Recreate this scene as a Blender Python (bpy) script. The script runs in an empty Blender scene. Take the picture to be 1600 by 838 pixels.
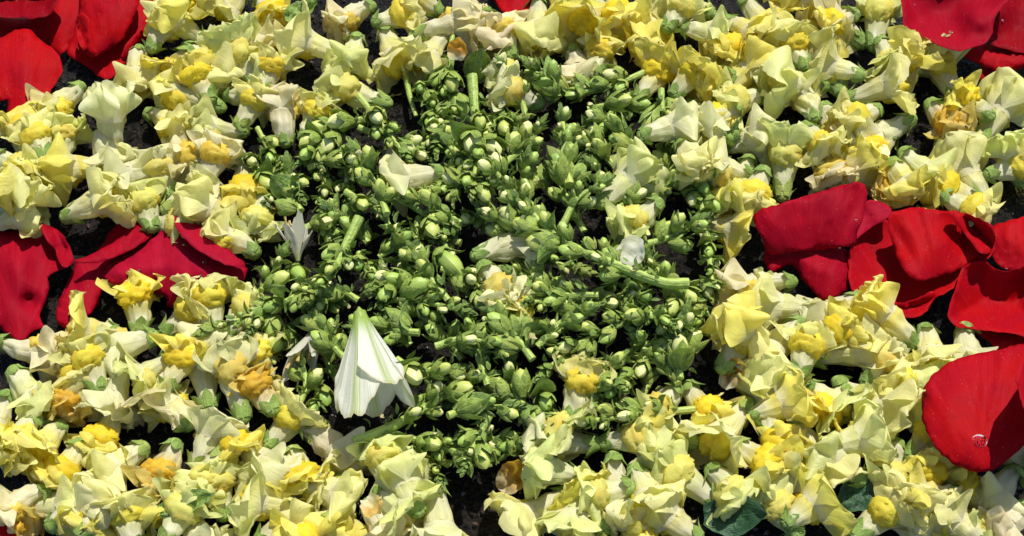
import bpy, math, random
from mathutils import Vector, Matrix, noise, geometry
C = bpy.context.scene
COL = C.collection
R = math.radians
PI = math.pi

# ---------------------------------------------------------------- camera, light, exposure
cam_d = bpy.data.cameras.new('camera')
cam = bpy.data.objects.new('camera', cam_d); COL.objects.link(cam)
cam_d.lens = 50; cam_d.sensor_width = 36; cam_d.clip_start = .01; cam_d.clip_end = 100
TILT = R(30); DIST = .78
cam.location = (0, -DIST*math.sin(TILT), DIST*math.cos(TILT))
cam.rotation_euler = (TILT, 0, 0)
C.camera = cam
SUN_EL, SUN_AZ = R(60), R(20)            # azimuth from +Y (away from the viewer) towards +X
w = bpy.data.worlds.new('World'); C.world = w; w.use_nodes = True
nt = w.node_tree
sky = nt.nodes.new('ShaderNodeTexSky'); sky.sky_type = 'NISHITA'; sky.sun_disc = False
sky.sun_elevation = SUN_EL; sky.sun_rotation = SUN_AZ
nt.links.new(sky.outputs[0], nt.nodes['Background'].inputs[0])
nt.nodes['Background'].inputs[1].default_value = .12
sd = bpy.data.lights.new('sun', 'SUN'); sd.energy = 5; sd.angle = R(.5); sd.color = (1, .955, .87)
so = bpy.data.objects.new('sun', sd); COL.objects.link(so)
to_sun = Vector((math.sin(SUN_AZ)*math.cos(SUN_EL), math.cos(SUN_AZ)*math.cos(SUN_EL), math.sin(SUN_EL)))
so.rotation_euler = to_sun.to_track_quat('Z', 'Y').to_euler()
so.location = to_sun*3
C.view_settings.view_transform = 'Standard'; C.view_settings.look = 'None'
C.view_settings.exposure = .25; C.view_settings.gamma = 1; C.view_settings.use_curve_mapping = False
C.cycles.max_bounces = 8; C.cycles.transparent_max_bounces = 8

CAM_L = Vector(cam.location); CAM_R = Matrix.Rotation(TILT, 3, 'X')
def at(px, py, z=0):
    """where the ray through a point of the photograph meets height z"""
    d = CAM_R @ Vector(((px-800)/1600*.72, -(py-419)/1600*.72, -1))
    k = (z-CAM_L.z)/d.z
    return CAM_L + d*k
UPREF = (Vector((0, 0, 1))*.6 + Vector((0, -math.sin(TILT), math.cos(TILT)))*.4).normalized()

# ---------------------------------------------------------------- materials
def mat(name):
    m = bpy.data.materials.new(name); m.use_nodes = True
    n = m.node_tree.nodes; n.clear()
    return m, m.node_tree
class G:
    """small helper for wiring nodes"""
    def __init__(s, t): s.t = t
    def n(s, typ, **kw):
        nd = s.t.nodes.new('ShaderNode'+typ)
        for k, v in kw.items(): setattr(nd, k, v)
        return nd
    def l(s, a, b): s.t.links.new(a, b)
    def put(s, sock, v):
        if hasattr(v, 'is_output') or isinstance(v, bpy.types.NodeSocket): s.l(v, sock)
        else: sock.default_value = v
    def mix(s, f, a, b, mode='MIX'):
        nd = s.n('Mix', data_type='RGBA', blend_type=mode)
        s.put(nd.inputs[0], f); s.put(nd.inputs[6], a); s.put(nd.inputs[7], b)
        return nd.outputs[2]
    def math(s, op, a, b=0., c=0.):
        nd = s.n('Math', operation=op)
        s.put(nd.inputs[0], a); s.put(nd.inputs[1], b); s.put(nd.inputs[2], c)
        return nd.outputs[0]
    def ramp(s, f, a, b, lo=0., hi=1.):
        nd = s.n('MapRange', clamp=True, interpolation_type='SMOOTHSTEP')
        s.put(nd.inputs[0], f); nd.inputs[1].default_value = a; nd.inputs[2].default_value = b
        nd.inputs[3].default_value = lo; nd.inputs[4].default_value = hi
        return nd.outputs[0]
    def noise(s, vec, scale, detail=3., rough=.55, dist=0.):
        nd = s.n('TexNoise')
        if vec is not None: s.l(vec, nd.inputs['Vector'])
        nd.inputs['Scale'].default_value = scale; nd.inputs['Detail'].default_value = detail
        nd.inputs['Roughness'].default_value = rough; nd.inputs['Distortion'].default_value = dist
        return nd.outputs[0]
    def mapping(s, vec, scale):
        nd = s.n('Mapping'); s.l(vec, nd.inputs[0]); nd.inputs[3].default_value = scale
        return nd.outputs[0]
    def finish(s, col, rough=.5, spec=.3, bump=None, bs=.3, bd=.001, trans=0., tcol=None, sheen=0., coat=0., tint=None):
        p = s.n('BsdfPrincipled')
        s.put(p.inputs['Base Color'], col); s.put(p.inputs['Roughness'], rough)
        s.put(p.inputs['Specular IOR Level'], spec)
        if sheen:
            p.inputs['Sheen Weight'].default_value = sheen; p.inputs['Sheen Roughness'].default_value = .4
            if tint: p.inputs['Sheen Tint'].default_value = tint
        if coat: p.inputs['Coat Weight'].default_value = coat; p.inputs['Coat Roughness'].default_value = .25
        out = s.n('OutputMaterial'); sh = p.outputs[0]
        nrm = None
        if bump is not None:
            b = s.n('Bump'); b.inputs['Strength'].default_value = bs; b.inputs['Distance'].default_value = bd
            s.l(bump, b.inputs['Height']); s.l(b.outputs[0], p.inputs['Normal']); nrm = b.outputs[0]
        if trans:
            t = s.n('BsdfTranslucent'); s.put(t.inputs[0], tcol if tcol is not None else col)
            if nrm is not None: s.l(nrm, t.inputs['Normal'])
            mx = s.n('MixShader'); mx.inputs[0].default_value = trans
            s.l(sh, mx.inputs[1]); s.l(t.outputs[0], mx.inputs[2]); sh = mx.outputs[0]
        s.l(sh, out.inputs[0])

def make_petal_mats():
    out = {}
    for kind in ('lip', 'tube', 'throat', 'white'):
        m, t = mat(kind+'_petal'); g = G(t)
        uv = g.n('UVMap', uv_map='UVMap').outputs[0]
        sep = g.n('SeparateXYZ'); g.l(uv, sep.inputs[0]); u, v = sep.outputs[0], sep.outputs[1]
        oi = g.n('ObjectInfo'); oc, al, rnd = oi.outputs['Color'], oi.outputs['Alpha'], oi.outputs['Random']
        geo = g.n('NewGeometry').outputs['Position']
        veins = g.noise(g.mapping(uv, (22 if kind != 'tube' else 26, 1.6, 1)), 1., 3, .6, .4)
        blot = g.noise(geo, 90, 4, .6)
        fine = g.noise(geo, 420, 3, .6)
        if kind == 'lip':
            base = g.mix(g.ramp(v, -.05, .5), (.84, .82, .60, 1), oc)
            base = g.mix(g.ramp(v, .8, 1.0, 0, .45), base, g.mix(.5, oc, (.86, .84, .62, 1)))  # margin paled in the colour, for the light that petal rims catch
            base = g.mix(g.ramp(blot, .5, .72, 0, .40), base, g.mix(.6, oc, (.62, .66, .16, 1)))
            base = g.mix(g.ramp(veins, .48, .66, 0, .30), base, g.mix(.55, oc, (.58, .60, .24, 1)))
        elif kind == 'tube':
            base = g.mix(g.ramp(v, 0, .35), (.55, .66, .30, 1), (.83, .81, .58, 1))
            base = g.mix(g.ramp(v, .3, 1.0), base, oc)
            base = g.mix(g.ramp(veins, .42, .62, 0, .6), base, g.mix(.5, oc, (.55, .56, .34, 1)))
        elif kind == 'throat':
            base = g.mix(g.ramp(blot, .40, .75, 0, .6), oc, (.80, .46, .02, 1))
            base = g.mix(g.ramp(fine, .45, .75, 0, .35), base, (.88, .78, .14, 1))
        else:                                        # white flower with green stripes along the middle of each petal
            d = g.math('ABSOLUTE', g.math('SUBTRACT', u, .5))
            base = g.mix(g.ramp(d, .03, .15, .9, 0), (.80, .80, .72, 1), (.40, .50, .13, 1))
            st = g.noise(g.mapping(uv, (34, .7, 1)), 1., 2, .5)
            base = g.mix(g.ramp(st, .46, .56, 0, .7), base, (.80, .82, .68, 1))
            base = g.mix(g.ramp(v, .93, 1.0, 0, .5), base, (.50, .42, .20, 1))
            base = g.mix(g.ramp(v, .05, .42, 1, 0), base, (.40, .56, .10, 1))
            base = g.mix(al, base, g.mix(g.ramp(v, .0, .3, 1, 0), (.70, .68, .54, 1), (.45, .52, .2, 1)))
        if kind != 'white':
            dry = g.math('MULTIPLY', g.ramp(g.noise(geo, 150, 5, .65, .6), .46, .68), al)
            base = g.mix(dry, base, g.mix(g.ramp(fine, .4, .62), (.42, .15, .015, 1), (.62, .34, .05, 1)))
            edge = g.math('MULTIPLY', g.ramp(v, .86, 1.0), g.math('MULTIPLY', al, .6))
            base = g.mix(edge, base, (.36, .19, .04, 1))
            hv = g.n('HueSaturation'); g.l(base, hv.inputs['Color'])
            hv.inputs['Hue'].default_value = .5
            g.l(g.ramp(rnd, 0, 1, .93, 1.06), hv.inputs['Value']); base = hv.outputs[0]
        bump = g.math('ADD', g.math('MULTIPLY', veins, .8), g.math('ADD', g.math('MULTIPLY', blot, .7), g.math('MULTIPLY', fine, .35)))
        g.finish(base, .42 if kind != 'throat' else .55, .32, bump, .45, .0013, .5, g.mix(.26, base, (.78, .76, .10, 1)) if kind != 'white' else base)
        out[kind] = m
    return out
PM = make_petal_mats()

def green_mat(name, dark, light, edge, trans=.18, rough=.42):
    m, t = mat(name); g = G(t)
    uv = g.n('UVMap', uv_map='UVMap').outputs[0]
    sep = g.n('SeparateXYZ'); g.l(uv, sep.inputs[0]); u, v = sep.outputs[0], sep.outputs[1]
    oi = g.n('ObjectInfo'); rnd = oi.outputs['Random']
    geo = g.n('NewGeometry').outputs['Position']
    n1 = g.noise(geo, 210, 4, .65); n2 = g.noise(geo, 900, 3, .6)
    ribs = g.noise(g.mapping(uv, (16, 1.2, 1)), 1., 3, .6)
    base = g.mix(g.ramp(n1, .36, .64), dark, light)
    base = g.mix(g.ramp(n2, .5, .75, 0, .4), base, edge)
    base = g.mix(g.ramp(rnd, 0, 1, 0, .55), base, light)
    base = g.mix(g.ramp(rnd, .84, .96, 0, .45), base, (.46, .47, .10, 1))
    base = g.mix(g.ramp(ribs, .5, .68, 0, .4), base, g.mix(.5, light, edge))
    d = g.math('ABSOLUTE', g.math('SUBTRACT', u, .5))
    base = g.mix(g.ramp(d, .36, .5, 0, .55), base, edge)
    base = g.mix(g.ramp(d, 0, .05, .45, 0), base, edge)
    bump = g.math('ADD', g.math('MULTIPLY', ribs, .7), g.math('ADD', n1, g.math('MULTIPLY', n2, .3)))
    g.finish(base, rough, .4, bump, .8, .0016, trans, g.mix(.4, base, (.30, .42, .02, 1)))
    return m
M_CALYX = green_mat('calyx_green', (.15, .26, .045, 1), (.30, .44, .09, 1), (.46, .56, .20, 1), .25)
M_SEPAL = green_mat('sepal_green', (.14, .23, .03, 1), (.34, .45, .075, 1), (.52, .60, .20, 1))
M_LEAF = green_mat('bract_green', (.07, .15, .035, 1), (.25, .38, .065, 1), (.46, .55, .19, 1))
M_BIGLEAF = green_mat('leaf_green', (.012, .045, .022, 1), (.03, .085, .035, 1), (.05, .12, .05, 1), .08, .38)
M_STEM = green_mat('stem_green', (.22, .34, .055, 1), (.38, .50, .10, 1), (.46, .56, .16, 1), .0, .4)

def make_bud_mat():
    m, t = mat('bud_skin'); g = G(t)
    uv = g.n('UVMap', uv_map='UVMap').outputs[0]
    sep = g.n('SeparateXYZ'); g.l(uv, sep.inputs[0]); v = sep.outputs[1]
    oi = g.n('ObjectInfo'); oc = oi.outputs['Color']
    geo = g.n('NewGeometry').outputs['Position']
    n1 = g.noise(geo, 160, 4, .6)
    rb = g.noise(g.mapping(uv, (18, 1.4, 1)), 1., 2, .5)
    base = g.mix(g.ramp(v, .15, .75), (.24, .38, .07, 1), oc)
    base = g.mix(g.ramp(rb, .48, .66, 0, .4), base, (.36, .46, .12, 1))
    bump = g.math('ADD', g.math('MULTIPLY', rb, .6), n1)
    g.finish(base, .4, .4, bump, .4, .001, .12, base)
    return m
M_BUD = make_bud_mat()

def make_rose_mat():
    m, t = mat('rose_petal_skin'); g = G(t)
    uv = g.n('UVMap', uv_map='UVMap').outputs[0]
    oi = g.n('ObjectInfo'); oc = oi.outputs['Color']
    geo = g.n('NewGeometry').outputs['Position']
    ve = g.noise(g.mapping(uv, (26, 2.2, 1)), 1., 4, .6, .5)
    bl = g.noise(geo, 45, 4, .6); fi = g.noise(geo, 900, 2, .6)
    base = g.mix(g.ramp(bl, .35, .68, 0, .75), oc, g.mix(.55, oc, (.22, .002, .016, 1)))
    base = g.mix(g.ramp(ve, .50, .62, 0, .24), base, g.mix(.6, oc, (.55, .012, .03, 1)))
    base = g.mix(g.ramp(g.noise(geo, 1300, 1, .5), .74, .79, 0, .5), base, (.55, .32, .22, 1))
    base = g.mix(g.ramp(g.noise(geo, 120, 5, .7, .8), .60, .70, 0, .5), base, (.12, .001, .006, 1))
    bump = g.math('ADD', g.math('MULTIPLY', ve, .45), g.math('ADD', g.math('MULTIPLY', bl, .8), g.math('MULTIPLY', fi, .05)))
    g.finish(base, .6, .05, bump, .45, .0009, .22, g.mix(.3, oc, (.75, .004, .004, 1)))
    return m
M_ROSE = make_rose_mat()

def make_ground_mat():
    m, t = mat('asphalt'); g = G(t)
    geo = g.n('NewGeometry').outputs['Position']
    vo = g.n('TexVoronoi'); g.l(geo, vo.inputs['Vector']); vo.inputs['Scale'].default_value = 380
    n = g.noise(geo, 900, 3, .6)
    base = g.mix(g.ramp(vo.outputs['Color'], .2, .9), (.003, .0027, .0024, 1), (.014, .011, .009, 1))
    base = g.mix(g.ramp(n, .55, .75, 0, .5), base, (.012, .010, .008, 1))
    g.finish(base, g.ramp(n, .3, .7, .18, .5), .18, g.math('ADD', vo.outputs['Distance'], n), .8, .002)
    return m
M_GROUND = make_ground_mat()
def make_stone_mat():
    m, t = mat('asphalt_stone'); g = G(t)
    geo = g.n('NewGeometry').outputs['Position']
    n = g.noise(geo, 160, 2, .6); f = g.noise(geo, 1500, 2, .6)
    base = g.mix(g.ramp(n, .4, .7), (.005, .0045, .004, 1), (.07, .048, .036, 1))
    g.finish(base, g.ramp(f, .3, .7, .12, .4), .45, f, .5, .0006)
    return m
M_STONE = make_stone_mat()
def make_water_mat():
    m, t = mat('water'); g = G(t)
    p = g.n('BsdfPrincipled'); p.inputs['Base Color'].default_value = (1, 1, 1, 1)
    p.inputs['Roughness'].default_value = .02; p.inputs['IOR'].default_value = 1.33
    p.inputs['Transmission Weight'].default_value = 1
    o = g.n('OutputMaterial'); g.l(p.outputs[0], o.inputs[0])
    return m
M_WATER = make_water_mat()
def make_stamen_mat():
    m, t = mat('stamen'); g = G(t)
    geo = g.n('NewGeometry').outputs['Position']
    g.finish(g.mix(g.noise(geo, 500, 3), (.30, .17, .03, 1), (.62, .50, .20, 1)), .6, .2)
    return m
M_STAMEN = make_stamen_mat()

# ---------------------------------------------------------------- mesh helpers
class MB:
    def __init__(s): s.v = []; s.f = []; s.uv = []
    def sheet(s, fn, nu, nv, wrap=False):
        """grid of fn(u, v), u and v in 0..1; uv kept per vertex"""
        o = len(s.v)
        for j in range(nv+1):
            for i in range(nu+1):
                s.v.append(Vector(fn(i/nu, j/nv))); s.uv.append((i/nu, j/nv))
        for j in range(nv):
            for i in range(nu):
                a = o+j*(nu+1)+i
                s.f.append((a, a+1, a+nu+2, a+nu+1))
    def mesh(s, name, m, weld=False):
        me = bpy.data.meshes.new(name)
        me.from_pydata(s.v, [], s.f)
        ul = me.uv_layers.new(name='UVMap')
        idx = [0]*len(me.loops); me.loops.foreach_get('vertex_index', idx)
        flat = [c for i in idx for c in s.uv[i]]
        ul.data.foreach_set('uv', flat)
        me.polygons.foreach_set('use_smooth', [True]*len(me.polygons))
        me.materials.append(m); me.update()
        return me
def link(name, me, parent=None, mtx=None, color=None):
    o = bpy.data.objects.new(name, me); COL.objects.link(o)
    if parent is not None: o.parent = parent
    if mtx is not None: o.matrix_basis = mtx
    if color is not None: o.color = color
    return o
def tag(o, label, cat, group=None, kind=None):
    if label: o['label'] = label
    if cat: o['category'] = cat
    if group: o['group'] = group
    if kind: o['kind'] = kind
    return o
def frame(x, up):
    """rotation whose X axis is x and whose Z axis is as near to up as it can be"""
    x = x.normalized(); z = up - x*up.dot(x)
    if z.length < 1e-6: z = x.orthogonal()
    z.normalize(); y = z.cross(x)
    return Matrix((x, y, z)).transposed()
def crease(p, f, seed):
    return 1-2.2*abs(noise.noise(p*f+Vector((seed, seed*.7, -seed))))
def sm(a, b, x):
    t = max(0, min(1, (x-a)/(b-a))); return t*t*(3-2*t)

# ---------------------------------------------------------------- setting: asphalt and its grit
def build_ground():
    b = MB(); rng = random.Random(5)
    def fn(u, v):
        # dense in the middle, out to a few metres at the rim
        def ax(t): s = t*2-1; return .55*s + 1.9*max(0, abs(s)-.78)**2*(1 if s > 0 else -1)*12
        x, y = ax(u), ax(v)*.8
        p = Vector((x, y, 0))
        h = noise.noise(p*260)*.0011 + noise.noise(p*90)*.0012 + noise.noise(p*25)*.001
        return (x, y, h)
    b.sheet(fn, 420, 340)
    g = link('ground', b.mesh('ground', M_GROUND)); g['kind'] = 'structure'
    s = MB()
    for k in range(9000):
        x, y = rng.uniform(-.36, .36), rng.uniform(-.22, .26)
        r = rng.uniform(.0007, .0022)
        c = Vector((x, y, rng.uniform(-.0004, .0016)))
        rot = Matrix.Rotation(rng.uniform(0, 6.3), 3, 'Z') @ Matrix.Rotation(rng.uniform(-.5, .5), 3, 'X')
        o = len(s.v)
        for q in ((1, 0, 0), (-1, 0, 0), (0, 1, 0), (0, -1, 0), (.1, .1, .8), (0, 0, -.8)):
            s.v.append(c + rot @ (Vector(q)*r*rng.uniform(.6, 1.2))); s.uv.append((0, 0))
        for f in ((0, 2, 4), (2, 1, 4), (1, 3, 4), (3, 0, 4), (2, 0, 5), (1, 2, 5), (3, 1, 5), (0, 3, 5)):
            s.f.append(tuple(o+i for i in f))
    me = s.mesh('asphalt_grit', M_STONE); me.polygons.foreach_set('use_smooth', [False]*len(me.polygons))
    st = link('asphalt_grit', me)
    tag(st, 'dark wet looking grit showing in the gaps between the flowers', 'grit', None, 'stuff')
build_ground()

# ---------------------------------------------------------------- snapdragon blossoms
X1, RY, RZ = .50, .165, .138               # where the tube opens, and its half width and half height there
def lobe(b, rng, phi0, dphi, L, W, th0, th1, ruf, crz, seed, n=20):
    k1, p1 = rng.uniform(2.2, 4.2), rng.uniform(0, 6.3)
    k2, p2 = rng.uniform(5, 8), rng.uniform(0, 6.3)
    cup = rng.uniform(-.30, -.02); fold = rng.uniform(-.10, .10); side = rng.uniform(-.12, .12); notch = rng.uniform(0, .10)
    rh = Vector((0, math.sin(phi0), math.cos(phi0))); lh = Vector((0, math.cos(phi0), -math.sin(phi0)))
    pc = Vector((X1, RY*math.sin(phi0), RZ*math.cos(phi0)))
    def fn(u, v):
        t, s = u*2-1, v
        phi = phi0+t*dphi
        p0 = Vector((X1, RY*math.sin(phi), RZ*math.cos(phi)))
        Le = L*(1-.22*abs(t)**2.4 - notch*math.exp(-(t/.22)**2) + .02*math.sin(k2*t+p2))
        dth = th1-th0
        th = th0+dth*s
        if abs(dth) < 1e-3: a, c = math.cos(th0)*s, math.sin(th0)*s
        else: a, c = (math.sin(th)-math.sin(th0))/dth, (math.cos(th0)-math.cos(th))/dth
        wid = W*t*sm(0, .60, s)*math.sqrt(max(.02, 1-max(0, (s-.38)/.62)**2.3*.93))
        nh = Vector((-math.sin(th), 0, 0)) + rh*math.cos(th)
        p = pc + (p0-pc)*(1-.75*s) + Vector((Le*a, 0, 0)) + rh*(Le*c) + lh*(wid+side*s*s*L)
        p += nh*(cup*t*t*s*.7 + fold*abs(t-.2*cup)*s*.5 + ruf*s**1.6*(math.sin(k1*t+p1)*.6+math.sin(k2*t+p2)*.22*abs(t)))
        p += nh*(crz*s*crease(p, 2.6, seed)+crz*.25*s*crease(p, 6., seed+3)+.12*s*noise.noise(p*3.4+Vector((seed, 1, 2)))+.075*s*s*noise.noise(p*8+Vector((seed, 5, 2)))+.022*s**3*math.sin(9*t+p1)+.016*s**3*math.sin(17*t+p2))
        return p
    b.sheet(fn, n, n)
def make_blossom(seed, style):
    rng = random.Random(seed*77+3)
    wilt = style == 'wilt'
    crz = .07 if wilt else .038
    squash = rng.uniform(.8, 1.0); k = rng.uniform(0, 6)
    tb = MB()
    nr = rng.choice((7, 8, 9))
    def tube(u, v):
        a = u*2*PI; x = .03+v*(X1-.03)
        r = .46+.54*v**1.5
        rib = 1+.075*math.sin(nr*a+k)*sm(0, .3, v)+.03*math.sin((nr+4)*a)
        p = Vector((x, RY*r*rib*math.sin(a), RZ*r*rib*math.cos(a)*squash**(1-v)))
        q = Vector((p.x, math.sin(a)*.2, math.cos(a)*.2))
        p *= 1
        d = (crz*.55)*crease(q, 4., seed)*sm(0, .25, v)*(1-sm(.8, 1, v)*.9)
        return p+Vector((0, math.sin(a)*d, math.cos(a)*d))+Vector((0, 0, .05*math.sin(v*2.6)*(1 if rng_s > .5 else -.6)))*(1-v)
    rng_s = rng.random()
    tb.sheet(tube, 26, 14)
    up = MB()
    if wilt: th = (R(-20), R(rng.uniform(-30, 60)))
    elif style == 'open': th = (R(10), R(rng.uniform(35, 85)))
    else: th = (R(10), R(rng.uniform(-35, 30)))
    for s in (-1, 1):
        lobe(up, rng, s*R(44), R(50), rng.uniform(.44, .56)*(1 if not wilt else .9), rng.uniform(.34, .44), th[0]+R(rng.uniform(-8, 8)), th[1]+R(rng.uniform(-28, 28)),
             rng.uniform(.05, .10), crz, seed+s)
    lo = MB()
    if wilt: th = (R(-25), R(rng.uniform(-40, 50)))
    elif style == 'open': th = (R(15), R(rng.uniform(40, 90)))
    else: th = (R(12), R(rng.uniform(-40, 35)))
    for a in (-1, 0, 1):
        lobe(lo, rng, PI+a*R(56), R(40), rng.uniform(.40, .52)*(.9 if a == 0 else 1), rng.uniform(.25, .34), th[0]+R(rng.uniform(-8, 8)), th[1]+R(rng.uniform(-25, 25)),
             rng.uniform(.04, .08), crz, seed+a+9, 18)
    pa = MB()
    sx, sy, sz = rng.uniform(.15, .2), rng.uniform(.15, .19), rng.uniform(.12, .16)
    def pal(u, v):
        a = u*2*PI; t = v*PI
        d = Vector((math.cos(t), math.sin(t)*math.sin(a), math.sin(t)*math.cos(a)))
        r = 1+.22*crease(d, 2.1, seed)+.16*crease(d, 5, seed+2)-.34*math.exp(-(d.y/.16)**2)*max(0, d.x+.2)
        if wilt: r *= .8+.25*crease(d, 2.6, seed+1)
        return (X1+.09+sx*d.x*r, sy*d.y*r, -.075+sz*d.z*r)
    pa.sheet(pal, 24, 20)
    ca = MB()
    def cap(u, v):
        a = u*2*PI; t = v*PI/2
        return (.0-.035*math.cos(t)+.06*v*v, .088*math.sin(t)*math.sin(a), .078*math.sin(t)*math.cos(a))
    ca.sheet(cap, 12, 5)
    ln = rng.uniform(.13, .24)
    for q in range(5):
        a0 = q*2*PI/5+rng.uniform(-.15, .15); fl = rng.uniform(0, .07); l2 = ln*rng.uniform(.8, 1.15)
        def sep(u, v, a0=a0, fl=fl, l2=l2):
            t = u*2-1
            wv = (1-v**2.4)*(.7+.5*math.sin(v*2.6))
            a = a0+t*.62*wv
            r = 1.10+.06*(1-t*t)+.35*v*.3
            x = .02+v*l2
            rr = .084*r+fl*v*v*1.2+.02*v
            return (x, rr*math.sin(a), rr*.9*math.cos(a))
        ca.sheet(sep, 6, 7)
    n = 'blossom_'+style+str(seed)
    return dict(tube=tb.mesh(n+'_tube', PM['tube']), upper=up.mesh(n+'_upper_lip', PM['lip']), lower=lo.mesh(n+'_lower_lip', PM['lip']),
                throat=pa.mesh(n+'_throat', PM['throat']), calyx=ca.mesh(n+'_calyx', M_CALYX))
BL = {st: [make_blossom(10*i+k, st) for k in range(n)] for i, (st, n) in enumerate((('open', 9), ('shut', 9), ('wilt', 7)))}
# lip colour, throat colour, dryness
COLS = {'c': ((.88, .85, .37), (.89, .78, .09), .09), 'g': ((.79, .82, .35), (.82, .79, .22), .03), 'y': ((.90, .81, .18), (.92, .74, .04), .06),
        'p': ((.88, .80, .53), (.88, .72, .14), .14), 'o': ((.84, .66, .18), (.84, .54, .05), .5), 'w': ((.85, .84, .50), (.82, .74, .22), .08)}
placed = []
def blossom(i, bx, by, mx, my, view, col, label, group='snapdragon blossoms laid around the green heap', raised=False):
    rng = random.Random(i*131+7)
    mid = ((bx+mx)/2, (by+my)/2)
    used = [pz for (qx, qy, pz) in placed if abs(qx-mid[0])+abs(qy-mid[1])*1.1 < 78]
    z = min((.009, .017, .025, .013, .021), key=lambda q: sum(1 for p in used if abs(p-q) < .003)*10+q*40)
    placed.append((mid[0], mid[1], z))
    if raised: z += .013
    B = at(bx, by, z+.002); M = at(mx, my, z+.001)
    ax = M-B; L0 = ax.length
    style = rng.choice(('open', 'open', 'shut', 'shut', 'wilt')) if 'O' in view else 'wilt' if 'W' in view else 'shut' if 'S' in view else rng.choice(('open', 'shut', 'shut'))
    face = view[0]
    pit = R({'f': 48, 'h': 25}.get(face, rng.uniform(-4, 12)))
    h = ax.normalized()
    x = (h*math.cos(pit)+Vector((0, 0, 1))*math.sin(pit)).normalized()
    L = max(L0/max(.62, math.cos(pit)), .026)*1.22
    L = min(L, .049)
    if raised: L *= 1.12
    W = min(.045, (.5*L+.5*.044)*1.15)
    roll = {'d': 0, 'v': 180, 's': 90, 't': -90, 'f': 0, 'h': 0, 'u': 180}[face]+rng.uniform(-22, 22)
    rot = frame(x, UPREF) @ Matrix.Rotation(R(roll), 3, 'X')
    if face == 'f': B = B+Vector((0, 0, -.003))
    m = Matrix.Translation(B) @ rot.to_4x4() @ Matrix.Diagonal((L, W, W, 1))
    root = bpy.data.objects.new('snapdragon_blossom', None); COL.objects.link(root)
    root.empty_display_size = .2; root.matrix_world = m
    tag(root, label, 'blossom', group)
    V = rng.choice(BL[style])
    lc, tc, dry = COLS[col]
    j = lambda c, a=.022: tuple(max(0.01, q*(1+rng.uniform(-a, a))) for q in c)
    lc = j(lc); yel = rng.uniform(0, .22)
    low = tuple(a*(1-yel)+b*yel for a, b in zip(lc, tc))
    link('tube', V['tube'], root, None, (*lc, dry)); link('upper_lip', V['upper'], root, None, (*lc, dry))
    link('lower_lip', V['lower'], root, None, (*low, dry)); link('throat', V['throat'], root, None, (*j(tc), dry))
    if 'N' not in view: link('calyx', V['calyx'], root)
    return root

# ---------------------------------------------------------------- budding stalks
def make_bud(seed):
    rng = random.Random(seed+400); b = MB(); bend = rng.uniform(-.1, .1)
    def fn(u, v):
        a = u*2*PI; t = v
        r = .285*(math.sin(min(1, t*1.02)*PI*.96)**.55 if 0 < t < 1 else 0)*(.85+.25*t)
        r *= 1+.06*math.sin(2*a+seed)*t
        y, z = r*math.sin(a), r*math.cos(a)
        return (t, y*(1-.12*t), z+bend*math.sin(t*3)-.16*abs(math.sin(a))*sm(.75, 1, t)*r)
    b.sheet(fn, 10, 8)
    return b.mesh('bud', M_BUD)
def make_bud_calyx(seed):
    rng = random.Random(seed+500); b = MB()
    for q in range(5):
        a0 = q*2*PI/5+rng.uniform(-.2, .2); l = rng.uniform(.62, .98); fl = rng.uniform(0, .12)
        def fn(u, v, a0=a0, l=l, fl=fl):
            t = u*2-1; a = a0+t*.78*(1-v**2.2)*(.55+.6*math.sin(v*2.7))
            x = -.04+v*l
            r = .10+.26*math.sin(min(1, v*1.25+.02)*PI*.55)+.03*(1-t*t)+fl*v*v
            return (x, r*math.sin(a), r*math.cos(a))
        b.sheet(fn, 4, 6)
    return b.mesh('bud_calyx', M_SEPAL)
def leaf_sheet(b, L, W, curl, foldv, mtx=None, twist=0, n=(6, 8), seed=0):
    def fn(u, v):
        t = u*2-1
        w = W*math.sin(min(1, .06+v*.94)**.8*PI)**.8
        a = curl*v
        x = L*(math.sin(a)/curl if abs(curl) > 1e-3 else v); z = L*((1-math.cos(a))/curl if abs(curl) > 1e-3 else 0)
        p = Vector((x, t*w, z+foldv*abs(t)*w+twist*t*v*w+.05*L*noise.noise(Vector((v*3, t*1.5, seed)))))
        return mtx @ p if mtx else p
    b.sheet(fn, *n)
def make_bract(seed):
    rng = random.Random(seed+600); b = MB()
    leaf_sheet(b, 1, rng.uniform(.26, .40), rng.uniform(-1.3, 1.0), rng.uniform(.2, .7), None, rng.uniform(-.5, .5), (4, 6), seed)
    return b.mesh('bract', M_LEAF)
def make_tip(seed):
    rng = random.Random(seed+700); b = MB()
    for q in range(22):
        f = q/22; a = q*2.4; l = .62*(1-.55*f)*rng.uniform(.85, 1.15)
        x = -.15+f*.85; op = (1-f)*.75+.18
        d = Vector((math.cos(op), math.sin(op)*math.sin(a), math.sin(op)*math.cos(a)))
        up = Vector((math.sin(op)*-1, math.cos(op)*math.sin(a), math.cos(op)*math.cos(a)))
        m = Matrix.Translation(Vector((x, .10*(1-f)*math.sin(a), .10*(1-f)*math.cos(a)))) @ frame(d, -up).to_4x4()
        leaf_sheet(b, l, l*.30, rng.uniform(.3, 1.1), .5, m, 0, (3, 4), seed+q)
    return b.mesh('growing_tip', M_LEAF)
BUDS = [make_bud(k) for k in range(5)]; CALS = [make_bud_calyx(k) for k in range(5)]
BRACTS = [make_bract(k) for k in range(7)]; TIPS = [make_tip(k) for k in range(4)]
def spline(pts, n):
    out = []
    P = [pts[0]*2-pts[1]]+list(pts)+[pts[-1]*2-pts[-2]]
    for k in range(len(pts)-1):
        a, b, c, d = P[k:k+4]
        for i in range(n):
            t = i/n
            out.append(.5*((2*b)+(c-a)*t+(2*a-5*b+4*c-d)*t*t+(3*b-a-3*c+d)*t**3))
    out.append(pts[-1]); return out
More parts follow.
